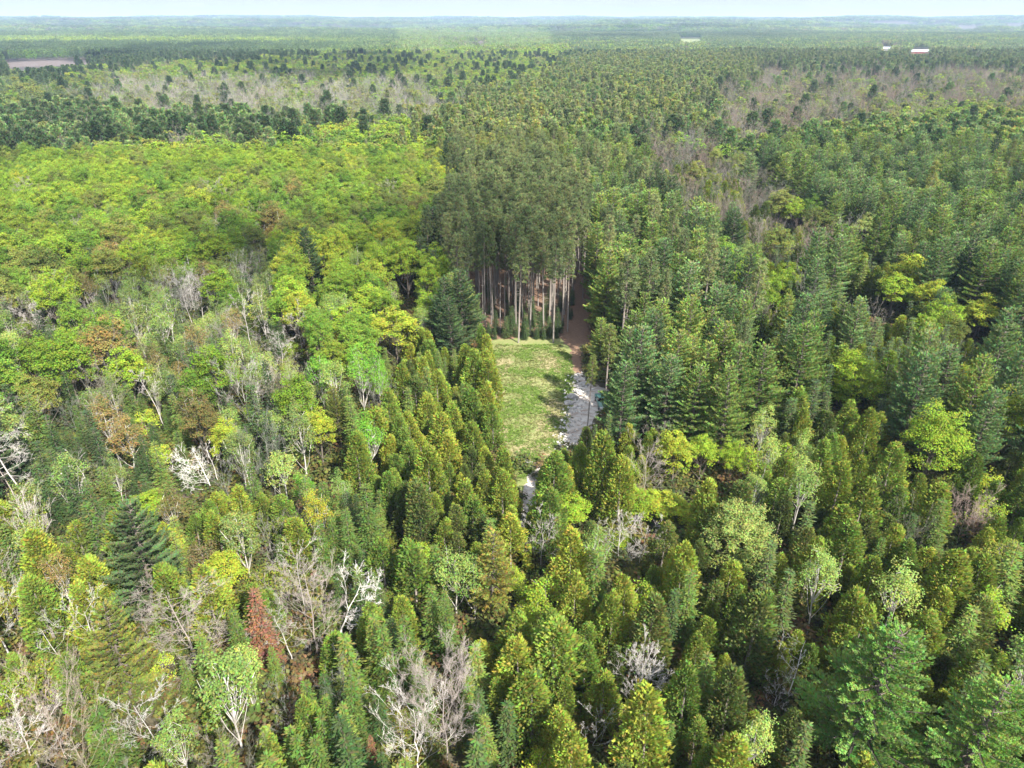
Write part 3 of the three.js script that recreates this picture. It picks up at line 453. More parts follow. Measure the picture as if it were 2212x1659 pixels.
for (const [x, y, h, a] of [[1104, 660, 7.4, 'between two bare trunks'], [1136, 676, 6, 'right behind the front trunk'], [1168, 672, 6.4, 'at the middle of the pine row'], [1206, 664, 6.4, 'beside the red-brown path'], [1062, 622, 7, 'in deep shade near the broken snag'], [990, 640, 7, 'in shade behind the bluish pine'], [1150, 640, 7, 'deep inside the pine stand'], [1118, 600, 7, 'deepest of those inside the pine stand'], [1190, 610, 7, 'far inside the stand near the path']])
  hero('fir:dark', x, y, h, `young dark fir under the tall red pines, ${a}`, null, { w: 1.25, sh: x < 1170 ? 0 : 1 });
// the tall red pines along the upper end of the clearing
for (const [x, y, h, a] of [[1120, 741, 25, 'nearest of the row, at the grass'], [1195, 741, 25, 'at the grass beside the path'], [1174, 720, 25, 'between the two front trunks'], [1226, 717, 22, 'on the edge of the red-brown path'], [1142, 691, 25, 'behind the front trunk'], [1099, 672, 25, 'behind the broken snag'], [1043, 662, 25, 'above the small bluish pine'], [1012, 685, 25, 'left behind the bluish pine'], [976, 654, 24, 'near the lime maples'], [957, 633, 24, 'outermost beside the lime maples'], [1029, 637, 25, 'in the second rank'], [1152, 678, 25, 'in the second rank by the firs'], [1189, 672, 25, 'in the second rank near the path'], [1165, 614, 25, 'in the third rank'], [1000, 614, 25, 'in the third rank by the maples'], [1070, 628, 25, 'in the third rank behind the snag'], [1104, 610, 25, 'in the third rank above the fir'], [1205, 640, 24, 'by the far bend of the path'], [1130, 640, 25, 'in the third rank, middle'], [1222, 668, 24, 'over the shaded path']])
  hero(x % 3 ? 'redpine:grey' : 'redpine:dark', x, y, h * 0.97, `tall red pine with bare straight trunk, ${a}`, null, { w: 1.05, base: 1 });
marks.push([1130, 520, 'the tall red pines']);
{ const o = dead(1081, 710, { name: 'broken_snag', base: 1, H: 12.5, stem: 1, tr: 0.17, limbs: 3, from: 0.8, reach: 0.05, up: 0.1, twigs: 0, bark: PL, wob: 0.1 }, 'topless grey pine snag standing at the clearing end', 'the broken pine snag'); o.userData.category = 'snag'; }
for (const [x, y, h, a, w] of [[1269, 921, 14, 'its thin trunk crossing the gravel yard', 1.0], [1306, 885, 17, 'its trunk rising beside the parked truck', 1.35], [1352, 930, 15, 'behind the gravel yard with a wide tufted crown', 1.5], [1395, 915, 15, 'two crowns right of the gravel yard', 1.5]])
  hero('redpine:gold', x, y, h, `olive tufted pine, ${a}`, null, { base: 1, w, sh: 1 });
hero('pine:green', 1312, 540, 22, 'green white pine overhanging the red-brown path', 'the pine over the path', { w: 0.95, v: 1 });
hero('pine:green', 1303, 690, 12, 'lower green pine at the corner of path and clearing', null, { w: 1, v: 4 });
for (const [x, y, h, w, t, l, s] of [
  [872, 522, 17, 0.98, 'lime', 'lime-green pointed maple at the corner of the red pines', 'the pointed lime maple'],
  [640, 628, 15, 0.8, 'yellow', 'yellow-lime maple just below the lone dark pine', null],
  [800, 610, 15, 1, 'lime', 'bright lime maple in front of the pointed lime maple', null], [735, 655, 14, 1, 'lime', 'bright lime maple beside bare grey trunks', null], [850, 660, 15, 1, 'yellow', 'bright yellow-lime maple by the shaded red pine trunks', null],
  [2046, 872, 16, 0.86, 'lime', 'tall oval lime maple standing alone among olive cedars', 'the oval lime maple'],
  [1860, 762, 13, 0.95, 'lime', 'round bright lime maple in front of white pines', 'the round lime maple'],
  [1975, 546, 16, 1.0, 'yellow', 'yellow-lime twin-crowned maple beside the white pine plantation', 'the twin-crowned maple'], [1945, 590, 13, 0.9, 'lime', 'lime maple tucked below the twin-crowned maple', null],
  [1692, 405, 16, 1.05, 'olive', 'olive-lime maple at the corner of the pine plantation', 'the olive-lime maple'], [1725, 425, 14, 0.9, 'lime', 'lime maple touching the olive-lime maple', null],
  [2130, 640, 12, 1, 'yellow', 'yellow-green maple between pines near the frame edge', null],
  [215, 858, 13, 0.85, 'orange', 'large orange-brown budding maple among bare birches', 'the orange-brown maple'], [260, 905, 11, 0.8, 'orange', 'smaller orange-brown maple beside the large one', null],
  [680, 880, 12, 0.62, 'yellow', 'narrow golden-yellow maple beside green aspens', 'the golden-yellow maple'], [475, 905, 11, 0.6, 'yellow', 'golden-lime maple above the white birch skeleton', null],
  [470, 1190, 9, 0.7, 'yellow', 'yellow-leaved maple above the rust-red fir', null], [310, 1065, 7, 0.7, 'lime', 'small bright lime maple by the brushy gap', null],
  [180, 735, 11, 0.62, 'lime', 'bright lime maple below the bare grey birches', null], [1465, 930, 11, 0.75, 'yellow', 'pale yellow maple behind the cedars by the yard', null], [1525, 940, 10, 0.6, 'lime', 'vivid lime maple in front of dark pines', null], [1590, 945, 10, 0.5, 'lime', 'narrow vivid lime maple beside the olive cedars', null],
  [1450, 1070, 6.5, 0.8, 'yellow', 'yellow layered young maple low between cedars', 'the layered yellow maple'], [1385, 1060, 6, 0.9, 'lime', 'lime young maple at the foot of tall cedars', null], [1225, 1075, 7, 0.8, 'lime', 'lime young maple beside the gravel track', null],
  [1610, 1085, 13, 0.8, 'pale', 'big pale lime maple rounded above the cedars', 'the pale rounded maple'],
]) hero(`${t === 'orange' ? 'aspen' : 'maple'}:${t}`, x, y, h, l.replace('maple', t === 'orange' ? 'tree' : 'maple'), s && s.replace('orange-brown maple', 'orange-brown tree'), { w: w * 17 / h * (t === 'orange' ? 1.3 : h > 12 ? 1.08 : 0.92), sh: 2 });
for (const [x, y, h, t, l, s] of [[775, 760, 14, 'green', 'vivid green aspen standing left of the clearing cedars', 'the vivid green aspen'], [790, 890, 14, 'green', 'vivid green aspen with thin white stems below another', null], [640, 880, 14, 'grey', 'grey-green aspen with forked white trunk', null], [600, 960, 12, 'pale', 'pale aspen with curved white trunk', null], [980, 1180, 12, 'pale', 'pale green aspen with white stem below the cedars', null], [1020, 1185, 12, 'pale', 'pale green aspen with white stem, twin of its neighbour', null], [1960, 1215, 13, 'pale', 'pale green birch-like aspen behind the huge pine', null], [1790, 1190, 13, 'pale', 'pale green aspen with white limbs left of the huge pine', null], [240, 640, 15, 'grey', 'grey-green leaning aspen beside bare pale birches', null], [560, 620, 15, 'grey', 'slim grey-green aspen with long white trunk', null], [90, 760, 13, 'pale', 'pale aspen with thin stem near the bare tree', null]])
  hero(`aspen:${t}`, x, y, h, l, s, { w: 1.15 });
for (const [x, y, h, l, s] of [[375, 932, 11, 'dark green fir on the edge of the brushy gap', 'the fir at the gap'], [330, 955, 12, 'green fir with bare twigs in front of it', null], [825, 1352, 12, 'green fir spire at the head of the fir cluster', 'the fir cluster'], [872, 1335, 12, 'second green fir spire of the fir cluster', null], [800, 1330, 12, 'bluish fir spire touching the white forked tree', null], [930, 1268, 11, 'slim green fir in front of dark shade', null], [962, 1290, 11, 'slim bluish fir beside the pale yellow-green pine', null], [1050, 1545, 10, 'broad bluish fir low in the wood', null], [905, 1430, 11, 'fir spire with pale tips in front of the cluster', null], [700, 1545, 11, 'fir spire low in the wood beside young leafy trees', null], [1205, 1110, 9, 'dark fir at the end of the gravel track', null], [690, 1120, 11, 'twin-tipped dark fir under the green aspens', null], [715, 1112, 11, 'slender dark fir next to the twin-tipped one', null], [982, 752, 8, 'dark fir spire among the cedars left of the clearing', 'the dark clearing fir'], [960, 770, 8, 'second dark fir among the cedars left of the clearing', null], [1655, 640, 14, 'narrow dark fir in front of the twin-topped pine', null], [1870, 555, 14, 'narrow dark spire before grey bare trees', 'the dark spire']])
  hero('fir:green', x, y, h, l, s, { w: 0.95 });
{ // low-branched dense oval crowns
  const oval = [1, 2].map((i) => { const t = broadleaf(i * 19, 1.5, { H: 17, R: 4.4, cy: 0.5, low: 0.04, tr: 0.22, lobes: 150, lr: 1.1, n: 62, flat: 0.6, leaf: 0.3, vary: 0.18, bark: BARK.dark, limbs: 7 }); return { crown: t.crown.build(), wood: t.wood.build() }; });
  for (const t of scene.children.filter((c) => /oval lime maple|round bright lime|pale lime maple rounded/.test(c.userData.label ?? ''))) { const k = /oval/.test(t.userData.label) ? 0 : 1; t.children[0].geometry = oval[k].wood; t.children[1].geometry = oval[k].crown; }
}
// leafless trees
dead(425, 585, { H: 15, lx: 0.8, tr: 0.2, limbs: 16, from: 0.3, reach: 0.26, up: 0.75, twigs: 6, bark: PL, depth: 2, room: 2.6 }, 'pale grey leafless tree with dense upswept twigs, right of a pair', 'the pale leafless pair');
dead(385, 600, { H: 14, lx: -0.8, tr: 0.18, limbs: 14, from: 0.3, reach: 0.25, up: 0.75, twigs: 6, bark: PL, depth: 2, room: 2.4 }, 'pinkish grey leafless tree, left of the pale pair');
dead(522, 640, { H: 14, tr: 0.17, limbs: 13, from: 0.35, reach: 0.26, up: 0.7, twigs: 5, bark: PL, depth: 2, room: 2.4 }, 'pale leafless tree in front of dark firs');
dead(600, 715, { H: 11, tr: 0.15, limbs: 12, from: 0.3, reach: 0.3, up: 0.7, twigs: 5, bark: PL, depth: 2 }, 'many-branched pale leafless tree left of the lime maples');
dead(640, 675, { H: 12, tr: 0.14, limbs: 11, from: 0.35, reach: 0.22, up: 0.9, twigs: 5, bark: PL, depth: 2 }, 'slim pale leafless tree against lime maples');
dead(60, 655, { H: 13, lx: -1, tr: 0.16, limbs: 11, from: 0.4, reach: 0.3, up: 0.6, twigs: 6, bark: PL, depth: 2 }, 'pinkish leafless tree with one-sided fine twigs near the frame');
dead(455, 395, { name: 'bare_tree', H: 16, tr: 0.17, limbs: 15, from: 0.4, reach: 0.26, up: 0.7, twigs: 6, bark: GY, depth: 2, room: 3 }, 'brown leafless round crown within the lime hardwoods', 'the brown bare crown');
dead(50, 390, { name: 'bare_tree', H: 16, tr: 0.17, limbs: 14, from: 0.4, reach: 0.25, up: 0.7, twigs: 6, bark: GY, depth: 2, room: 3 }, 'brown leafless crown at the far edge of the hardwoods');
dead(470, 470, { H: 15, tr: 0.15, limbs: 7, from: 0.5, reach: 0.22, up: 0.9, twigs: 3, bark: W }, 'white-limbed tree top rising out of the hardwoods');
dead(570, 480, { H: 13, lx: 1, tr: 0.14, limbs: 6, from: 0.5, reach: 0.22, up: 0.9, twigs: 3, bark: W }, 'white forked limbs showing in the green hardwoods');
dead(222, 468, { H: 15, lx: -1.5, tr: 0.15, limbs: 4, from: 0.7, reach: 0.1, up: 0.9, twigs: 2, bark: W }, 'leaning white stem in a hardwood gap');
dead(470, 1082, { base: 1, H: 8.5, lx: -2.0, lz: -0.5, tr: 0.17, limbs: 11, from: 0.25, reach: 0.45, up: 0.35, aim: Math.PI, fan: 2.2, twigs: 5, bark: [0.62, 0.59, 0.56], room: 2.4 }, 'bright white birch skeleton with limbs swept to one side', 'the white birch skeleton');
dead(478, 1060, { base: 1, H: 9, lx: -0.8, tr: 0.12, limbs: 6, from: 0.55, reach: 0.18, up: 1, twigs: 4, bark: [0.52, 0.49, 0.46] }, 'thin upright white birch behind the white skeleton');
dead(85, 1135, { base: 1, name: 'dead_pine_tree', H: 20, lx: -4.5, lz: -1, tr: 0.26, limbs: 13, from: 0.45, reach: 0.2, up: 0.1, twigs: 6, bark: PL, room: 2 }, 'long grey leaning dead trunk with drooping bare branches', 'the leaning grey trunk');
dead(58, 1120, { base: 1, name: 'dead_pine_tree', H: 17, lx: -4, lz: -1, tr: 0.2, limbs: 10, from: 0.5, reach: 0.2, up: 0.15, twigs: 5, bark: GY, room: 1.6 }, 'second grey leaning trunk close behind the longer one');
dead(366, 945, { base: 1, H: 13, lx: -3.2, lz: -1, tr: 0.15, limbs: 8, from: 0.65, reach: 0.16, up: 1.1, twigs: 5, bark: PL }, 'leaning pale trunk with bare topmost branches above the gap firs', 'the leaning pale trunk');
dead(205, 1080, { base: 1, H: 10, lx: -1.8, tr: 0.12, limbs: 4, from: 0.5, reach: 0.15, up: 0.8, twigs: 3, bark: W }, 'thin white leaning birch stem near the brushy gap');
dead(275, 1035, { base: 1, H: 9, lx: -1.2, tr: 0.12, limbs: 5, from: 0.5, reach: 0.18, up: 0.9, twigs: 3, bark: W }, 'thin white birch stem in front of an orange maple');
dead(36, 1440, { base: 1, H: 12, lx: -1.8, lz: -0.6, tr: 0.2, limbs: 8, from: 0.4, reach: 0.3, up: 0.9, twigs: 5, bark: W, room: 2.2 }, 'big white forked birch with curving limbs near the olive-gold pine', 'the big forked birch');
dead(178, 1312, { H: 11, tr: 0.16, limbs: 9, from: 0.5, reach: 0.28, up: 0.9, twigs: 4, bark: W, room: 2 }, 'white-limbed leafless crown left of the olive-gold pine');
dead(158, 1462, { base: 1, H: 8, lx: -1.4, tr: 0.12, limbs: 5, from: 0.35, reach: 0.32, up: 0.5, twigs: 3, bark: W }, 'slender white leaning stem with few side limbs');
dead(355, 1275, { name: 'bare_tree', H: 14, lx: -1.6, tr: 0.2, limbs: 22, from: 0.25, reach: 0.3, up: 0.35, twigs: 6, bark: GY, room: 3 }, 'big grey leafless tree with spreading fine branches', 'the big grey bare tree');
dead(150, 1650, { base: 1, name: 'bare_tree', H: 10, tr: 0.1, limbs: 14, from: 0.05, reach: 0.42, up: 1.9, twigs: 5, bark: [0.26, 0.205, 0.18], room: 2.5 }, 'bush of long bare reddish stems low in the frame');
dead(375, 1668, { base: 1, H: 10.5, lx: -1.6, tr: 0.13, limbs: 9, from: 0.45, reach: 0.3, up: 0.8, twigs: 5, bark: W, room: 2 }, 'white birch with open fan of bare limbs low in the frame', 'the low fan birch');
dead(25, 1540, { H: 9, tr: 0.16, limbs: 12, from: 0.3, reach: 0.35, up: 0.6, twigs: 6, bark: [0.42, 0.38, 0.36], room: 2 }, 'tangled pale dead tree at the lowest frame corner');
dead(735, 1410, { base: 1, H: 11, lx: 3.2, lz: -0.6, tr: 0.24, limbs: 9, from: 0.35, reach: 0.36, up: 0.65, aim: -0.3, fan: 3.4, twigs: 5, bark: [0.56, 0.53, 0.5], wob: 0.9, room: 2.2 }, 'crooked white dead tree with broken forks leaning over the fir cluster', 'the crooked white tree');
dead(690, 1430, { base: 1, name: 'bare_tree', H: 15, tr: 0.18, limbs: 20, from: 0.2, reach: 0.25, up: 0.9, twigs: 6, bark: GY, room: 2.2 }, 'tall brown-grey leafless tree beside the crooked white tree', 'the tall grey bare tree');
dead(632, 1432, { base: 1, H: 8, lx: -1.0, tr: 0.14, limbs: 8, from: 0.35, reach: 0.3, up: 1.0, twigs: 4, bark: W }, 'white forked skeleton right of the rust-red fir');
dead(640, 1185, { H: 11, lx: 0.5, tr: 0.15, limbs: 9, from: 0.45, reach: 0.28, up: 1, twigs: 4, bark: PL }, 'pale leafless crown above the tall grey bare tree');
dead(905, 1668, { base: 1, H: 10, tr: 0.15, limbs: 12, from: 0.1, reach: 0.32, up: 1.5, twigs: 5, bark: [0.5, 0.47, 0.44], room: 2.2 }, 'white many-stemmed birch clump low in the frame', 'the white birch clump');
dead(965, 1650, { base: 1, name: 'bare_tree', H: 14, tr: 0.17, limbs: 20, from: 0.2, reach: 0.28, up: 1.2, twigs: 7, bark: GY, room: 2.6 }, 'tall brown leafless tree behind the white birch clump');
dead(1690, 1530, { base: 1, H: 11, lx: 0.6, tr: 0.13, limbs: 6, from: 0.4, reach: 0.3, up: 0.9, aim: Math.PI, fan: 3, twigs: 3, bark: [0.5, 0.47, 0.44], wob: 0.6 }, 'twisted white snag rising left of the huge pine', 'the twisted white snag');
dead(1670, 1535, { base: 1, H: 4.5, tr: 0.1, limbs: 10, from: 0.2, reach: 0.35, up: 0.9, twigs: 4, bark: PL }, 'low clump of pale dead twigs at the snag foot');
dead(1335, 1240, { base: 1, H: 9.5, lx: -0.3, tr: 0.14, limbs: 11, from: 0.35, reach: 0.3, up: 0.9, twigs: 5, bark: PL, depth: 2 }, 'white leafless birch with fine pink twigs, left of two', 'the two pink-twigged birches');
dead(1378, 1245, { base: 1, H: 8.5, lx: 0.6, tr: 0.12, limbs: 9, from: 0.35, reach: 0.34, up: 0.8, twigs: 5, bark: PL, depth: 2 }, 'white leafless birch with fine pink twigs, right of two');
dead(1170, 1235, { base: 1, H: 9, tr: 0.12, limbs: 10, from: 0.35, reach: 0.3, up: 0.9, twigs: 5, bark: PL }, 'white leafless birch right of the pale yellow-green pine');
dead(1395, 1420, { name: 'bare_tree', H: 9, lx: 0.5, tr: 0.1, limbs: 18, from: 0.35, reach: 0.28, up: 1.3, twigs: 6, bark: [0.36, 0.335, 0.32] }, 'pale grey leafless bush crown in the middle of cedars', 'the pale grey bush');
dead(1820, 1668, { base: 1, name: 'bare_tree', H: 9, tr: 0.1, limbs: 14, from: 0.1, reach: 0.36, up: 1.2, twigs: 5, bark: PL, room: 2 }, 'leafless fan of pale branches at the huge pine foot');
dead(2095, 1085, { name: 'bare_tree', H: 8, tr: 0.1, limbs: 20, from: 0.15, reach: 0.36, up: 1.2, twigs: 6, bark: [0.22, 0.165, 0.14], room: 1.8 }, 'round reddish-brown leafless bush among cedars', 'the reddish bare bush');
dead(1280, 1640, { base: 1, H: 7, tr: 0.11, limbs: 8, from: 0.3, reach: 0.26, up: 1.1, twigs: 4, bark: W }, 'short white dead stem low between cedars');
dead(1400, 970, { name: 'bare_tree', H: 11, tr: 0.13, limbs: 16, from: 0.25, reach: 0.28, up: 1, twigs: 5, bark: GY }, 'brown leafless tree right of the tall cedars by the yard');
dead(840, 390, { name: 'bare_tree', H: 16, tr: 0.16, limbs: 12, from: 0.45, reach: 0.24, up: 0.8, twigs: 5, bark: GY, depth: 2, room: 2.6 }, 'grey leafless crown next to the shaded red pines');
for (const [x, y, h, w, t, l] of [[1195, 985, 13, 1.1, 'green', 'broad green cedar at the lower end of the clearing'], [1310, 945, 15, 1.05, 'olive', 'tallest olive cedar just below the gravel yard'], [1255, 960, 11, 1, 'green', 'green cedar leaning over the gravel yard'], [1345, 990, 13, 1.0, 'gold', 'gold-tipped cedar right of the tallest one'], [1190, 1065, 11, 1.1, 'green', 'broad green cedar beside the gravel track'], [1410, 1500, 13, 1.1, 'olive', 'big olive cedar below the pale grey bush'], [1885, 890, 12, 1.0, 'olive', 'olive cedar in front of the round lime maple']])
  hero(`cedar:${t}`, x, y, h, l, x === 1310 ? 'the tallest olive cedar' : null, { w });

for (const [x, y, h, t, a] of [[1046, 790, 9, 'green', 'uppermost of the row edging the clearing'], [1052, 822, 10, 'olive', 'second from the top of the row edging the clearing'], [1050, 858, 10, 'olive', 'in the middle of the row edging the clearing'], [1056, 895, 11, 'gold', 'opposite the gravel yard at the grass edge'], [1056, 935, 10, 'olive', 'near the lower end of the row edging the clearing'], [1066, 985, 9.5, 'green', 'lowest of the row edging the clearing']])
  hero(`cedar:${t}`, x, y, h, `${t === 'gold' ? 'gold-tipped' : t} cedar ${a}`, null, { base: 1, w: 1.1 });

// ---------------------------------------------------------------- the truck, the boulders, the far farm
{
  const t = new THREE.Group(), p = ground(1300, 876); t.name = 'pickup_truck'; t.position.set(p.x, 0.07, p.z); t.rotation.y = 0.06; scene.add(t);
  const paint = new THREE.MeshPhysicalMaterial({ color: new THREE.Color().setRGB(0.055, 0.15, 0.14), roughness: 0.35, metalness: 0.2, clearcoat: 0.8 }), dark = new THREE.MeshStandardMaterial({ color: 0x0b0d10, roughness: 0.15, metalness: 0.1 }), rubber = new THREE.MeshStandardMaterial({ color: 0x0a0a0a, roughness: 0.9 }), white = new THREE.MeshStandardMaterial({ color: 0xe8eaec, roughness: 0.5 }), steel = new THREE.MeshStandardMaterial({ color: 0x9aa0a6, roughness: 0.35, metalness: 0.9 }), red = new THREE.MeshStandardMaterial({ color: 0x8a1010, roughness: 0.3 });
  const bx = (x, y, z, px, py, pz, r = 0.08) => new RoundedBoxGeometry(x, y, z, 3, r).translate(px, py, pz);
  mesh('body', mergeGeometries([bx(1.95, 0.62, 1.75, 0, 0.78, -1.95), bx(1.95, 0.62, 1.7, 0, 0.78, -0.3), bx(0.13, 0.6, 2.1, -0.91, 0.8, 1.6), bx(0.13, 0.6, 2.1, 0.91, 0.8, 1.6), bx(1.8, 0.1, 2.1, 0, 0.58, 1.6, 0.03), bx(1.72, 0.08, 1.35, 0, 1.73, -0.35, 0.04)]), paint, t);
  const cab = bx(1.7, 0.62, 1.7, 0, 1.38, -0.35, 0.12), a = cab.attributes.position; for (let i = 0; i < a.count; i++) if (a.getY(i) > 1.4) { a.setX(i, a.getX(i) * 0.88); a.setZ(i, (a.getZ(i) + 0.35) * 0.8 - 0.35); } cab.computeVertexNormals();
  mesh('cab_glass', cab, dark, t); mesh('bed_cover', bx(1.7, 0.07, 2.0, 0, 1.1, 1.58, 0.03), new THREE.MeshStandardMaterial({ color: new THREE.Color().setRGB(0.13, 0.22, 0.19), roughness: 0.7 }), t);
  mesh('tailgate', bx(1.78, 0.6, 0.1, 0, 0.8, 2.68, 0.03), white, t); mesh('bumper', bx(1.85, 0.2, 0.16, 0, 0.48, 2.78, 0.05), steel, t);
  for (const s of [-1, 1]) { mesh('tail_light', bx(0.12, 0.4, 0.06, s * 0.9, 0.85, 2.72, 0.02), red, t); mesh('mirror', bx(0.24, 0.18, 0.1, s * 1.06, 1.2, -1.0, 0.04), dark, t); for (const z of [-1.9, 1.55]) { const w = mesh('wheel', new THREE.CylinderGeometry(0.38, 0.38, 0.26, 20).rotateZ(Math.PI / 2).translate(s * 0.88, 0.38, z), rubber, t); mesh('rim', new THREE.CylinderGeometry(0.2, 0.2, 0.28, 16).rotateZ(Math.PI / 2).translate(s * 0.88, 0.38, z), steel, w); } }
  tag(t, 'dark green pickup truck with white tailgate parked under pines by the gravel', 'truck');
  marks.push([1300, 862, 'the parked truck']);
  const woodFlat = new THREE.MeshStandardMaterial({ roughness: 0.95 }), r = rng(5), stone = woodM([0.27, 0.255, 0.245]);
  [[1236, 858, 1.1, 'broad flat pale boulder at the grass edge of the yard'], [1250, 846, 0.8, 'smaller pale boulder behind the flat one'], [1228, 872, 0.9, 'pale boulder in front of the flat one'], [1262, 832, 1.0, 'grey boulder near the path end of the yard'], [1217, 962, 0.8, 'pale boulder at the lowest tip of the yard'], [1143, 998, 0.7, 'small pale rock where the track leaves the clearing'], [1268, 748, 0.5, 'small white rock beside the shaded path']].forEach(([x, y, s, l]) => {
    const g = new THREE.IcosahedronGeometry(s, 3), a = g.attributes.position, c = new Float32Array(a.count * 3), ph = r() * 9;
    for (let i = 0; i < a.count; i++) { const q = V().fromBufferAttribute(a, i), k = 1 + 0.22 * noise(q.x * 1.4 / s + ph, q.y * 1.4 / s + q.z / s) + 0.07 * noise(q.x * 5 / s, q.z * 5 / s + ph); q.multiplyScalar(k); q.y = Math.max(q.y * 0.55, -s * 0.1); a.setXYZ(i, q.x, q.y, q.z); const v = 0.9 + 0.35 * noise(q.x * 3 + ph, q.z * 3 + q.y * 3); c.fill(v, i * 3, i * 3 + 3); }
    g.setAttribute('color', new THREE.BufferAttribute(c, 3)); g.computeVertexNormals();
    const o = mesh(numbered('boulder'), g, stone, scene), p = ground(x, y); o.position.set(p.x, 0.08, p.z); tag(o, l, 'boulder', 'rocks along the clearing');
  });
  { const g = [], im = new THREE.InstancedMesh(new THREE.DodecahedronGeometry(0.22, 0), woodFlat, 420), o = new THREE.Object3D(); let n = 0;
    for (let i = 0; i < 3000 && n < 420; i++) { const py = 808 + 178 * r(), c = lerp(1250, 1218, sstep(py, 830, 985)) + (r() + r() - 1) * 34, p = ground(c, py); if (inside(OPEN[0], p.x, p.z) && noise(p.x * 0.5, p.z * 0.5) > -0.25) { const s = 0.4 + 1.3 * r() * r(); o.position.set(p.x, 0.09, p.z); o.rotation.set(r() * 3, r() * 3, r() * 3); o.scale.set(s * 1.3, s * 0.7, s); o.updateMatrix(); im.setMatrixAt(n, o.matrix); const k = 0.22 + 0.26 * r(); im.setColorAt(n++, new THREE.Color().setRGB(k, k * 0.95, k * 0.9)); } }
    im.count = n; im.name = 'rubble'; im.castShadow = im.receiveShadow = true; scene.add(tag(im, 'loose pale rubble strewn along the gravel yard', null, null, 'stuff')); }
  const wall = new THREE.MeshStandardMaterial({ color: 0x8a8b88, roughness: 0.8 }), roofM = new THREE.MeshStandardMaterial({ color: new THREE.Color().setRGB(0.27, 0.285, 0.30), roughness: 0.45 }), doorM = new THREE.MeshStandardMaterial({ color: 0x4a3a30, roughness: 0.8 }), winM = new THREE.MeshStandardMaterial({ color: 0x20262c, roughness: 0.2 }), redM = new THREE.MeshStandardMaterial({ color: 0x6e2a22, roughness: 0.8 });
  function farmHouse(px, py, w, d, h, name, cat, label, wallM, turn = 0) {
    const b = new THREE.Group(), p = ground(px, py); b.name = numbered(name); b.position.set(p.x, landY(p.x, p.z), p.z); b.rotation.y = turn; scene.add(b);
    const rise = d * 0.26, sh = new THREE.Shape([new THREE.Vector2(-d / 2, 0), new THREE.Vector2(d / 2, 0), new THREE.Vector2(d / 2, h), new THREE.Vector2(0, h + rise), new THREE.Vector2(-d / 2, h)]);
    mesh('wall', new THREE.ExtrudeGeometry(sh, { depth: w, bevelEnabled: false }).translate(0, 0, -w / 2).rotateY(Math.PI / 2), wallM, b);
    const L = Math.hypot(d / 2, rise) + 0.6; for (const s of [-1, 1]) mesh('roof', new THREE.BoxGeometry(w + 1.2, 0.25, L).translate(0, 0.16, L / 2 - 0.02).rotateX(s > 0 ? Math.atan2(rise, d / 2) : Math.PI - Math.atan2(rise, d / 2)).translate(0, h + rise + 0.05, 0), roofM, b);
    mesh('door', new THREE.BoxGeometry(Math.min(4, w * 0.2), h * 0.75, 0.3).translate(w * 0.2, h * 0.375, d / 2 + 0.05), doorM, b);
    for (let i = 0; i < Math.max(2, Math.round(w / 8)); i++) mesh('window', new THREE.BoxGeometry(1.3, 1.1, 0.24).translate(-w * 0.4 + i * w * 0.16, h * 0.6, d / 2 + 0.05), winM, b);
    return tag(b, label, cat, 'far white-roofed farm buildings');
  }
  farmHouse(1986, 117, 46, 16, 5, 'barn', 'barn', 'long white-roofed barn beyond the brown bare woods', redM, 0.05);
  farmHouse(1915, 110, 22, 14, 5, 'shed', 'shed', 'smaller white-roofed shed left of the long barn', wall, -0.15);
  farmHouse(1882, 112, 9, 7, 3.5, 'shed', 'shed', 'tiny pale shed, leftmost of the barn row', wall, 0.2);
  farmHouse(2108, 120, 14, 10, 5, 'farmhouse', 'house', 'small white farmhouse right of the long barn', wall, 0.4);
  farmHouse(2116, 109, 9, 8, 4, 'farmhouse', 'house', 'white cottage half hidden behind the small farmhouse', wall, 0);
  farmHouse(1890, 53.5, 48, 26, 9, 'barn', 'barn', 'very far pale barn close to the horizon', wall, 0.1);
  farmHouse(572, 123.5, 10, 8, 4, 'shed', 'shed', 'tiny white roof in the far dark woods', wall, 0.3);
}

// ---------------------------------------------------------------- the woods
const rest = {};
function consider(x, z, wide) {
  const r = R, d = Math.hypot(x, z), pr = toPhoto(x, 9, z);
  if (pr[0] < -170 || pr[0] > PW + 260 || pr[1] > 2050) return;
  const q = zoneAt(pr[0], pr[1], x, z);
  return { q, d, px: pr[0], py: pr[1] };
}
const heightOf = (kind, r) => BASEH[kind] * { fir: 0.58 + r * 0.55, spruce: 0.65 + r * 0.5, cedar: 0.52 + r * 0.6, maple: 0.78 + r * 0.3, aspen: 0.72 + r * 0.35, sapling: 0.5 + r * 0.6, pine: 0.72 + r * 0.35, redpine: 0.78 + r * 0.24, bare: 0.6 + r * 0.5 }[kind];
const cand = [];
for (let z = -22; z > -330; z -= 2.2) { const half = -z * 0.86 + 46; for (let x = -half; x < half; x += 2.2) cand.push([x + (R() - 0.5) * 2.1, z + (R() - 0.5) * 2.1]); }
for (let i = cand.length - 1; i > 0; i--) { const j = Math.floor(R() * (i + 1)); [cand[i], cand[j]] = [cand[j], cand[i]]; }
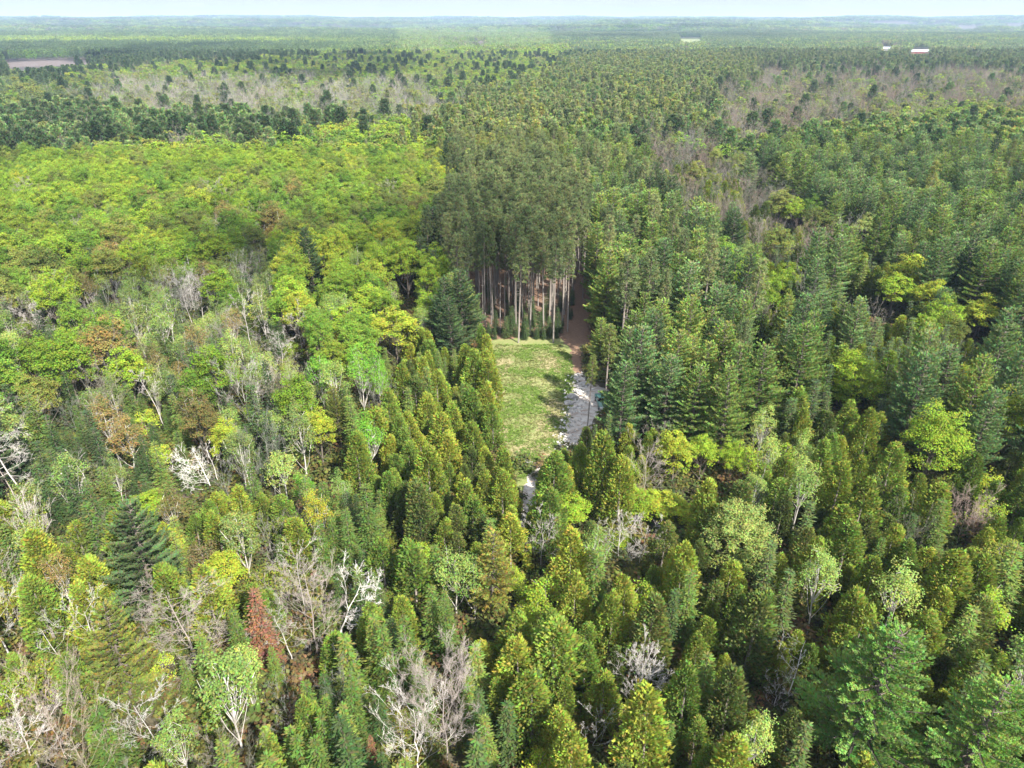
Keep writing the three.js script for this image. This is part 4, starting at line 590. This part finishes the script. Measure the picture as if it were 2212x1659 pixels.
for (const [x, z] of cand) {
  const c = consider(x, z); if (!c) continue;
  const kt = pick(c.q, x, z, R), [kind, tint] = kt.split(':'), h = heightOf(kind, R()), wide = (kind === 'maple' ? 0.78 : kind === 'cedar' ? 0.95 : 0.85) + R() * 0.35, rad = HALF[kind] * (h / BASEH[kind]) * wide, v = Math.floor(R() * 97), rot = R() * 6.283, sh = Math.floor(R() * 3);
  if (OPEN.some((p) => inside(p, x, z))) continue;
  if (kind !== 'redpine' && inside(NEEDLEG, x, z)) continue;
  if (!free(x, z, kind === 'redpine' ? 1.3 : Math.min(rad * (kind === 'cedar' || kind === 'fir' ? 0.5 : 0.6), 2.3))) continue;
  if (blocks(x, z, h, rad)) continue;
  const t = { kind, tint, x, z, h, wide, v, rot, sh, r: kind === 'redpine' ? 1.3 : Math.min(rad * (kind === 'cedar' || kind === 'fir' ? 0.5 : 0.6), 2.3), d: c.d };
  keep(t); trees.push(t);
}
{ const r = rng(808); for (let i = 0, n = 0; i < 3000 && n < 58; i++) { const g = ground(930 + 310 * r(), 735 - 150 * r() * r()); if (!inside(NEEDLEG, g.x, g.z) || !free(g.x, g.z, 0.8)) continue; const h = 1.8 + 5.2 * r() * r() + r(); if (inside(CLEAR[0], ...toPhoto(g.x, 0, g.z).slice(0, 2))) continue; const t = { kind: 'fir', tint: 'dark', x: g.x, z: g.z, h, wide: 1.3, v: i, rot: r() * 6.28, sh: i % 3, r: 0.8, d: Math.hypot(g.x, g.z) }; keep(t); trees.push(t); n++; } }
// nearest 300 of a kind in view stand as trees of their own; the others join one wood per kind
const seenCount = {};
for (const k of heroes) seenCount[k] = (seenCount[k] ?? 0) + 1;
const LIMIT = { cedar: 285, fir: 230, maple: 240, pine: 240, redpine: 170, aspen: 190, bare: 150, sapling: 200, spruce: 150 };
trees.sort((a, b) => a.d - b.d);
const own = [];
for (const t of trees) {
  const [px, py] = toPhoto(t.x, t.h * 0.9, t.z), shown = px > 6 && px < PW - 6 && py < PH - 12 && py > 60;
  if (shown && (seenCount[t.kind] ?? 0) < LIMIT[t.kind]) { seenCount[t.kind] = (seenCount[t.kind] ?? 0) + 1; own.push({ ...t, px, py }); }
  else (rest[t.kind] ??= []).push(t);
}
const WORD = { cedar: { olive: 'olive', green: 'green', gold: 'gold-tipped', dark: 'dark' }, fir: { green: 'green', dark: 'dark', pale: 'pale green' }, spruce: { dark: 'dark', green: 'green' }, pine: { bright: 'bright green', blue: 'blue-green', green: 'green', dark: 'dark', gold: 'yellow-green' }, redpine: { grey: 'grey-green', dark: 'dark', gold: 'gold-lit' }, maple: { lime: 'lime', yellow: 'yellow-lime', green: 'green', olive: 'olive', orange: 'orange-brown', pale: 'pale lime' }, aspen: { pale: 'pale green', green: 'vivid green', yellow: 'yellow', grey: 'grey-green', orange: 'orange-brown' }, sapling: { olive: 'olive', lime: 'lime', gold: 'golden', brown: 'brownish' }, bare: { grey: 'grey', brown: 'brown', maroon: 'reddish', white: 'whitish' } };
const NOUN = { cedar: 'rounded cedar', fir: 'pointed fir', spruce: 'narrow spruce', pine: 'white pine', redpine: 'red pine', maple: 'leafy maple', aspen: 'slim aspen', sapling: 'young leafy tree', bare: 'leafless tree' };
const ORD = ['first', 'second', 'third', 'fourth', 'fifth', 'sixth', 'seventh', 'eighth', 'ninth', 'tenth', 'eleventh', 'twelfth', 'thirteenth', 'fourteenth', 'fifteenth', 'sixteenth', 'seventeenth', 'eighteenth', 'nineteenth', 'twentieth', 'twenty-first', 'twenty-second', 'twenty-third', 'twenty-fourth', 'twenty-fifth', 'twenty-sixth', 'twenty-seventh', 'twenty-eighth', 'twenty-ninth', 'thirtieth'];
const bucket = new Map();
for (const t of own) {
  let best = null, bd = 1e9;
  for (const m of marks) { const e = Math.hypot(t.px - m[0], (t.py - m[1]) * 1.3); if (e < bd) { bd = e; best = m; } }
  const dx = t.px - best[0], dy = t.py - best[1], side = Math.abs(dx) > Math.abs(dy) ? (dx > 0 ? 'right of' : 'left of') : dy < 0 ? 'behind' : 'in front of';
  const f = t.h / BASEH[t.kind], size = f > { fir: 0.95, spruce: 0.97, cedar: 0.95, maple: 0.97, aspen: 0.94, sapling: 0.88, pine: 0.94, redpine: 0.95, bare: 0.92 }[t.kind] ? 'tall ' : f < { fir: 0.81, spruce: 0.81, cedar: 0.81, maple: 0.87, aspen: 0.83, sapling: 0.68, pine: 0.83, redpine: 0.9, bare: 0.76 }[t.kind] ? 'low ' : '';
  const look = `${size}${WORD[t.kind][t.tint]} ${NOUN[t.kind]}`, key = `${look}|${side} ${best[2]}`;
  bucket.has(key) || bucket.set(key, []); bucket.get(key).push([bd, t]);
}
for (const [key, list] of bucket) {
  const [look, where] = key.split('|'); list.sort((a, b) => a[0] - b[0]);
  list.forEach(([, t], i) => { t.label = list.length === 1 ? `${look}, lone such tree ${where}` : `${look}, ${ORD[i] ?? 'thirty-first'} such ${where}`; });
}
for (const t of own) tag(treeAt(`${t.kind}:${t.tint}`, t.x, t.z, t.h, t.wide, t.rot, t.v, t.sh), t.label, CAT[t.kind], GROUPS[t.kind]);

// ---- masses nobody counts: the rest of each kind, then the far woods
const dummy = new THREE.Object3D(), tmpC = new THREE.Color(), WHITE = { soft: leafy([1, 1, 1], 0.45), hard: needle([1, 1, 1]), wood: woodM() };
function mass(name, label, kind, list, geos, colorOf, yOf, sizeOf, woods) {
  const g = new THREE.Group(); g.name = name; scene.add(g); tag(g, label, null, null, 'stuff');
  const by = geos.map(() => []); list.forEach((t) => by[t.v % geos.length].push(t));
  geos.forEach((geo, k) => {
    if (!by[k].length) return;
    const sets = [['crowns', geo.crown, kind === 'bare' ? WHITE.wood : SOFT.has(kind) ? WHITE.soft : WHITE.hard, true]]; if (woods && geo.wood) sets.push(['trunks', geo.wood, kind === 'bare' ? WHITE.wood : BARKM, kind === 'bare']);
    for (const [nm, ge, ma, tinted] of sets) {
      const im = new THREE.InstancedMesh(ge, ma, by[k].length); im.name = nm; im.castShadow = im.receiveShadow = true;
      by[k].forEach((t, i) => { const s = sizeOf(t); dummy.position.set(t.x, yOf(t), t.z); dummy.rotation.set(0, t.rot, 0); dummy.scale.set(s * t.wide, s, s * t.wide); dummy.updateMatrix(); im.setMatrixAt(i, dummy.matrix); if (tinted) im.setColorAt(i, colorOf(t)); });
      g.add(im);
    }
  });
}
const tintColor = (t) => { const c = TINT[t.kind][t.tint], k = (t.kind === 'maple' ? [1, 0.76, 1.16] : [1, 0.84, 1.16])[t.sh]; return tmpC.setRGB(c[0] * k * [1, 0.95, 1.08][t.sh], c[1] * k, c[2] * k); };
const PLURAL = { fir: 'firs', spruce: 'spruces', cedar: 'cedars', maple: 'maples', aspen: 'aspens', sapling: 'young trees', pine: 'white pines', redpine: 'red pines', bare: 'leafless trees' };
for (const k in rest) mass(numbered(`${PLURAL[k].replace(/ /g, '_')}_wood`.replace('leafless_trees_wood', 'leafless_wood')), `the farther ${PLURAL[k]} of the wood, crowded together`, k, rest[k], NEAR[k], tintColor, (t) => landY(t.x, t.z), (t) => t.h / BASEH[t.kind], true);
// 330 m to 1.3 km: lighter trees
const MID = {};
for (const k in VARIANTS) MID[k] = [1, 2, 3].map((i) => { const t = B[k](i * 31 + 2, k === 'bare' ? 0.6 : 0.16); return { crown: t.crown.build(), wood: t.wood.build() }; });
const midList = {};
for (let z = -300; z > -1350; z -= 4.2) {
  const half = -z * 0.78 + 50;
  for (let x0 = -half; x0 < half; x0 += 4.2) {
    const x = x0 + (R() - 0.5) * 4, zz = z + (R() - 0.5) * 4; if (zz > -330) continue;
    const pr = toPhoto(x, 13, zz); if (pr[0] < -60 || pr[0] > PW + 60) { R(); continue; }
    const q = zoneAt(pr[0], pr[1], x, zz), kt = pick(q, x, zz, R, 1.6), [kind, tint] = kt.split(':'), h = heightOf(kind, R()) * ({ cedar: 1.05, bare: 1.4, fir: 1.1, spruce: 1.1 }[kind] ?? 1);
    if (R() > (4.2 * 4.2) / (q.s * q.s * (kind === 'maple' || kind === 'pine' ? 0.9 : 0.8))) continue;
    if (blocks(x, zz, h, 2.5)) continue;
    (midList[kind] ??= []).push({ kind, tint, x, z: zz, h, wide: 0.9 + R() * 0.35, v: Math.floor(R() * 97), rot: R() * 6.283, sh: Math.floor(R() * 3) });
  }
}
for (const k in midList) mass(`far_${PLURAL[k].replace(/ /g, '_')}_wood`.replace('leafless_trees', 'leafless'), `distant ${PLURAL[k]} merging into one wood toward the horizon`, k, midList[k], MID[k], tintColor, (t) => landY(t.x, t.z), (t) => t.h / BASEH[t.kind], k === 'redpine' || k === 'bare');
// beyond: stands of several crowns at a time
function stand(seed, conifer, n, spread, hh) {
  const r = rng(seed + 700), f = new Geo();
  for (let k = 0; k < n; k++) {
    const x = (r() - 0.5) * spread, z = (r() - 0.5) * spread, h = hh * (0.75 + 0.4 * r()), c = shade(r, 0.22), m = 34;
    for (let i = 0; i < m; i++) {
      const t = r(), a = r() * 6.283;
      if (conifer) { const rad = 2.9 * (1 - t) * (0.5 + 0.6 * r()); f.leaf(V(x + Math.cos(a) * rad, h * (0.25 + 0.72 * t), z + Math.sin(a) * rad), V(Math.cos(a), 0.2 + r() * 0.5, Math.sin(a)).normalize(), unit(r).add(V(0, 1, 0)).normalize(), 1.7, 0.9, c.map((q) => q * (0.8 + 0.4 * r()))); }
      else { const e = unit(r); f.leaf(V(x + e.x * 4.1, h * 0.66 + e.y * h * 0.3, z + e.z * 4.1), unit(r), V(e.x, e.y + 0.6, e.z).normalize(), 2.2, 1.7, c.map((q) => q * (0.8 + 0.4 * r()))); }
    }
  }
  return { crown: f.build() };
}
const STAND = { pine: [1, 2, 3].map((i) => stand(i, true, 8, 16, 20)), maple: [4, 5, 6].map((i) => stand(i, false, 6, 18, 17)) };
const standList = { pine: [], maple: [] }, TOFAR = { pine: 'pine', redpine: 'pine', fir: 'pine', spruce: 'pine', cedar: 'pine', maple: 'maple', aspen: 'maple', bare: 'maple', sapling: 'maple' };
for (const [from, to, step, sc] of [[1350, 3400, 13, 1], [3400, 12000, 44, 2.2]]) {
  for (let z = -from; z > -to; z -= step) {
    const half = -z * 0.75 + 60;
    for (let x0 = -half; x0 < half; x0 += step) {
      const x = x0 + (R() - 0.5) * step, zz = z + (R() - 0.5) * step, y = landY(x, zz), pr = toPhoto(x, y + 14, zz); if (pr[0] < -30 || pr[0] > PW + 30 || pr[1] > 126) continue;
      const q = zoneAt(pr[0], pr[1], x, zz), [kind, tint] = pick(q, x, zz, R, sc > 1 ? 22 : 5).split(':');
      if (R() < 0.04 || blocks(x, zz, 19, 9, y)) continue;
      standList[TOFAR[kind]].push({ kind, tint, x, z: zz, y, wide: sc > 1 ? 3 : 1.05, h: 1, v: Math.floor(R() * 97), rot: R() * 6.283, sh: Math.floor(R() * 3) });
    }
  }
}
mass('distant_conifer_forest', 'dark conifer forest fading blue toward the horizon', 'pine', standList.pine, STAND.pine, tintColor, (t) => t.y, () => 1, false);
mass('distant_hardwood_forest', 'pale green hardwood forest fading blue toward the horizon', 'maple', standList.maple, STAND.maple, tintColor, (t) => t.y, () => 1, false);

// ---------------------------------------------------------------- undergrowth and grass
{
  const r = rng(99), bush = [1, 2, 3].map((i) => ({ crown: broadleaf(i * 7, 1, { H: 1.6, R: 1.0, cy: 0.5, low: 0.05, tr: 0.03, lobes: 12, lr: 0.42, n: 17, flat: 0.8, leaf: 0.22, vary: 0.3, bark: BARK.grey, limbs: 4 }).crown.build() }));
  const list = [], cols = [[0.11, 0.12, 0.03], [0.09, 0.115, 0.03], [0.16, 0.115, 0.05], [0.14, 0.15, 0.035], [0.07, 0.08, 0.03]];
  for (let i = 0; i < 24000; i++) {
    const z = -25 - 205 * Math.pow(r(), 0.8), x = (r() - 0.5) * 2 * (-z * 0.8 + 30), c = Math.floor(r() * 5), h = 0.6 + r() * r() * 1.9, [px, py] = toPhoto(x, h * 0.5, z);
    if (OPEN.some((p) => inside(p, x, z)) || CLEAR.some((p) => inside(p, px, py)) || inside([[985, 470], [1250, 470], [1280, 640], [1280, 740], [1000, 740], [962, 640]], px, py)) continue;
    list.push({ x, z, s: h, wide: 1 + r() * 0.4, v: i, rot: r() * 6.28, c });
  }
  mass('undergrowth', 'low leafy brush covering the forest floor', 'maple', list, bush, (t) => tmpC.setRGB(...cols[t.c]), () => 0, (t) => t.s, false);
  const tuft = new Geo(); for (let i = 0; i < 16; i++) { const a = r() * 6.283, q = 0.18 * r(); tuft.leaf(V(Math.cos(a) * q, 0, Math.sin(a) * q), V(Math.cos(a) * 0.5, 1, Math.sin(a) * 0.5).normalize(), V(Math.cos(a), 0.3, Math.sin(a)).normalize(), 0.10 + 0.08 * r(), 0.05, shade(r, 0.3)); }
  const gl = [], outline = [[1005, 742], [1040, 742], [1120, 746], [1208, 744], [1234, 770], [1240, 810], [1234, 850], [1226, 900], [1216, 960], [1180, 1000], [1110, 1050], [1055, 1000], [1034, 880], [1040, 790], [1010, 765]].map(([x, y]) => { const g = ground(x, y); return [g.x, g.z]; });
  for (let i = 0; i < 60000 && gl.length < 14000; i++) { const x = -22 + r() * 40, z = -82 - r() * 85; if (!inside(outline, x, z)) continue; const m = noise(x * 0.11, z * 0.11) + 0.5 * noise(x * 0.4, z * 0.4); if (r() > sstep(m, -1.6, 0.9)) continue; gl.push({ x, z, wide: 1 + r(), v: 0, rot: r() * 6.28, s: 0.7 + r() * 0.9, c: m + r() * 0.6 }); }
  mass('grass', 'short spring grass growing over the clearing', 'maple', gl, [{ crown: tuft.build() }], (t) => t.c > 0.3 ? tmpC.setRGB(0.14, 0.215, 0.038) : tmpC.setRGB(0.21, 0.22, 0.08), () => 0.05, (t) => t.s, false);
}

// ---------------------------------------------------------------- clouds overhead, out of the frame: their shade lies on the hardwoods and on far bands of forest
{
  const r = rng(31), cm = new THREE.MeshStandardMaterial({ color: 0xffffff, roughness: 1, transparent: true, opacity: 0.2 });
  function cloud(outline, alt, label, size) {
    const gs = []; let tries = 0;
    const xs = outline.map((p) => p[0]), ys = outline.map((p) => p[1]), x0 = Math.min(...xs), x1 = Math.max(...xs), y0 = Math.min(...ys), y1 = Math.max(...ys);
    while (gs.length < 26 && tries++ < 4000) {
      const px = lerp(x0, x1, r()), py = lerp(y0, y1, r()); if (!inside(outline, px, py)) continue;
      const g = ground(px, py, 15).addScaledVector(SUN, alt / SUN.y), s = size * (0.6 + 0.7 * r()), b = new THREE.IcosahedronGeometry(s, 3), a = b.attributes.position;
      for (let i = 0; i < a.count; i++) { const q = V().fromBufferAttribute(a, i), k = 1 + 0.25 * noise(q.x / s * 1.5 + px, q.z / s * 1.5 + q.y / s); a.setXYZ(i, q.x * k, q.y * k * 0.45, q.z * k); }
      b.computeVertexNormals(); gs.push(b.translate(g.x, g.y, g.z));
    }
    tag(mesh(numbered('cloud'), mergeGeometries(gs), cm, scene), label, null, null, 'stuff');
  }
  cloud([[120, 560], [330, 470], [560, 440], [800, 440], [940, 450], [1240, 430], [1260, 560], [1000, 590], [700, 560], [420, 600], [160, 640]], 800, 'small white cloud high over the hardwoods', 11);
  cloud([[460, 132], [640, 118], [860, 112], [1000, 116], [880, 136], [840, 160], [560, 160], [480, 150]], 900, 'white cloud high over the far hardwoods', 45);
  cloud([[-40, 96], [300, 94], [560, 96], [400, 116], [150, 126], [-40, 128]], 900, 'white cloud high over the far dark pines', 60);
  cloud([[1180, 62], [1700, 64], [1620, 84], [1250, 80]], 1000, 'long white cloud high over the distant forest', 110);
}
console.log('own', own.length, 'rest', Object.values(rest).reduce((a, b) => a + b.length, 0), 'mid', Object.values(midList).reduce((a, b) => a + b.length, 0), 'stands', standList.pine.length + standList.maple.length, JSON.stringify(seenCount));
renderer.render(scene, camera);
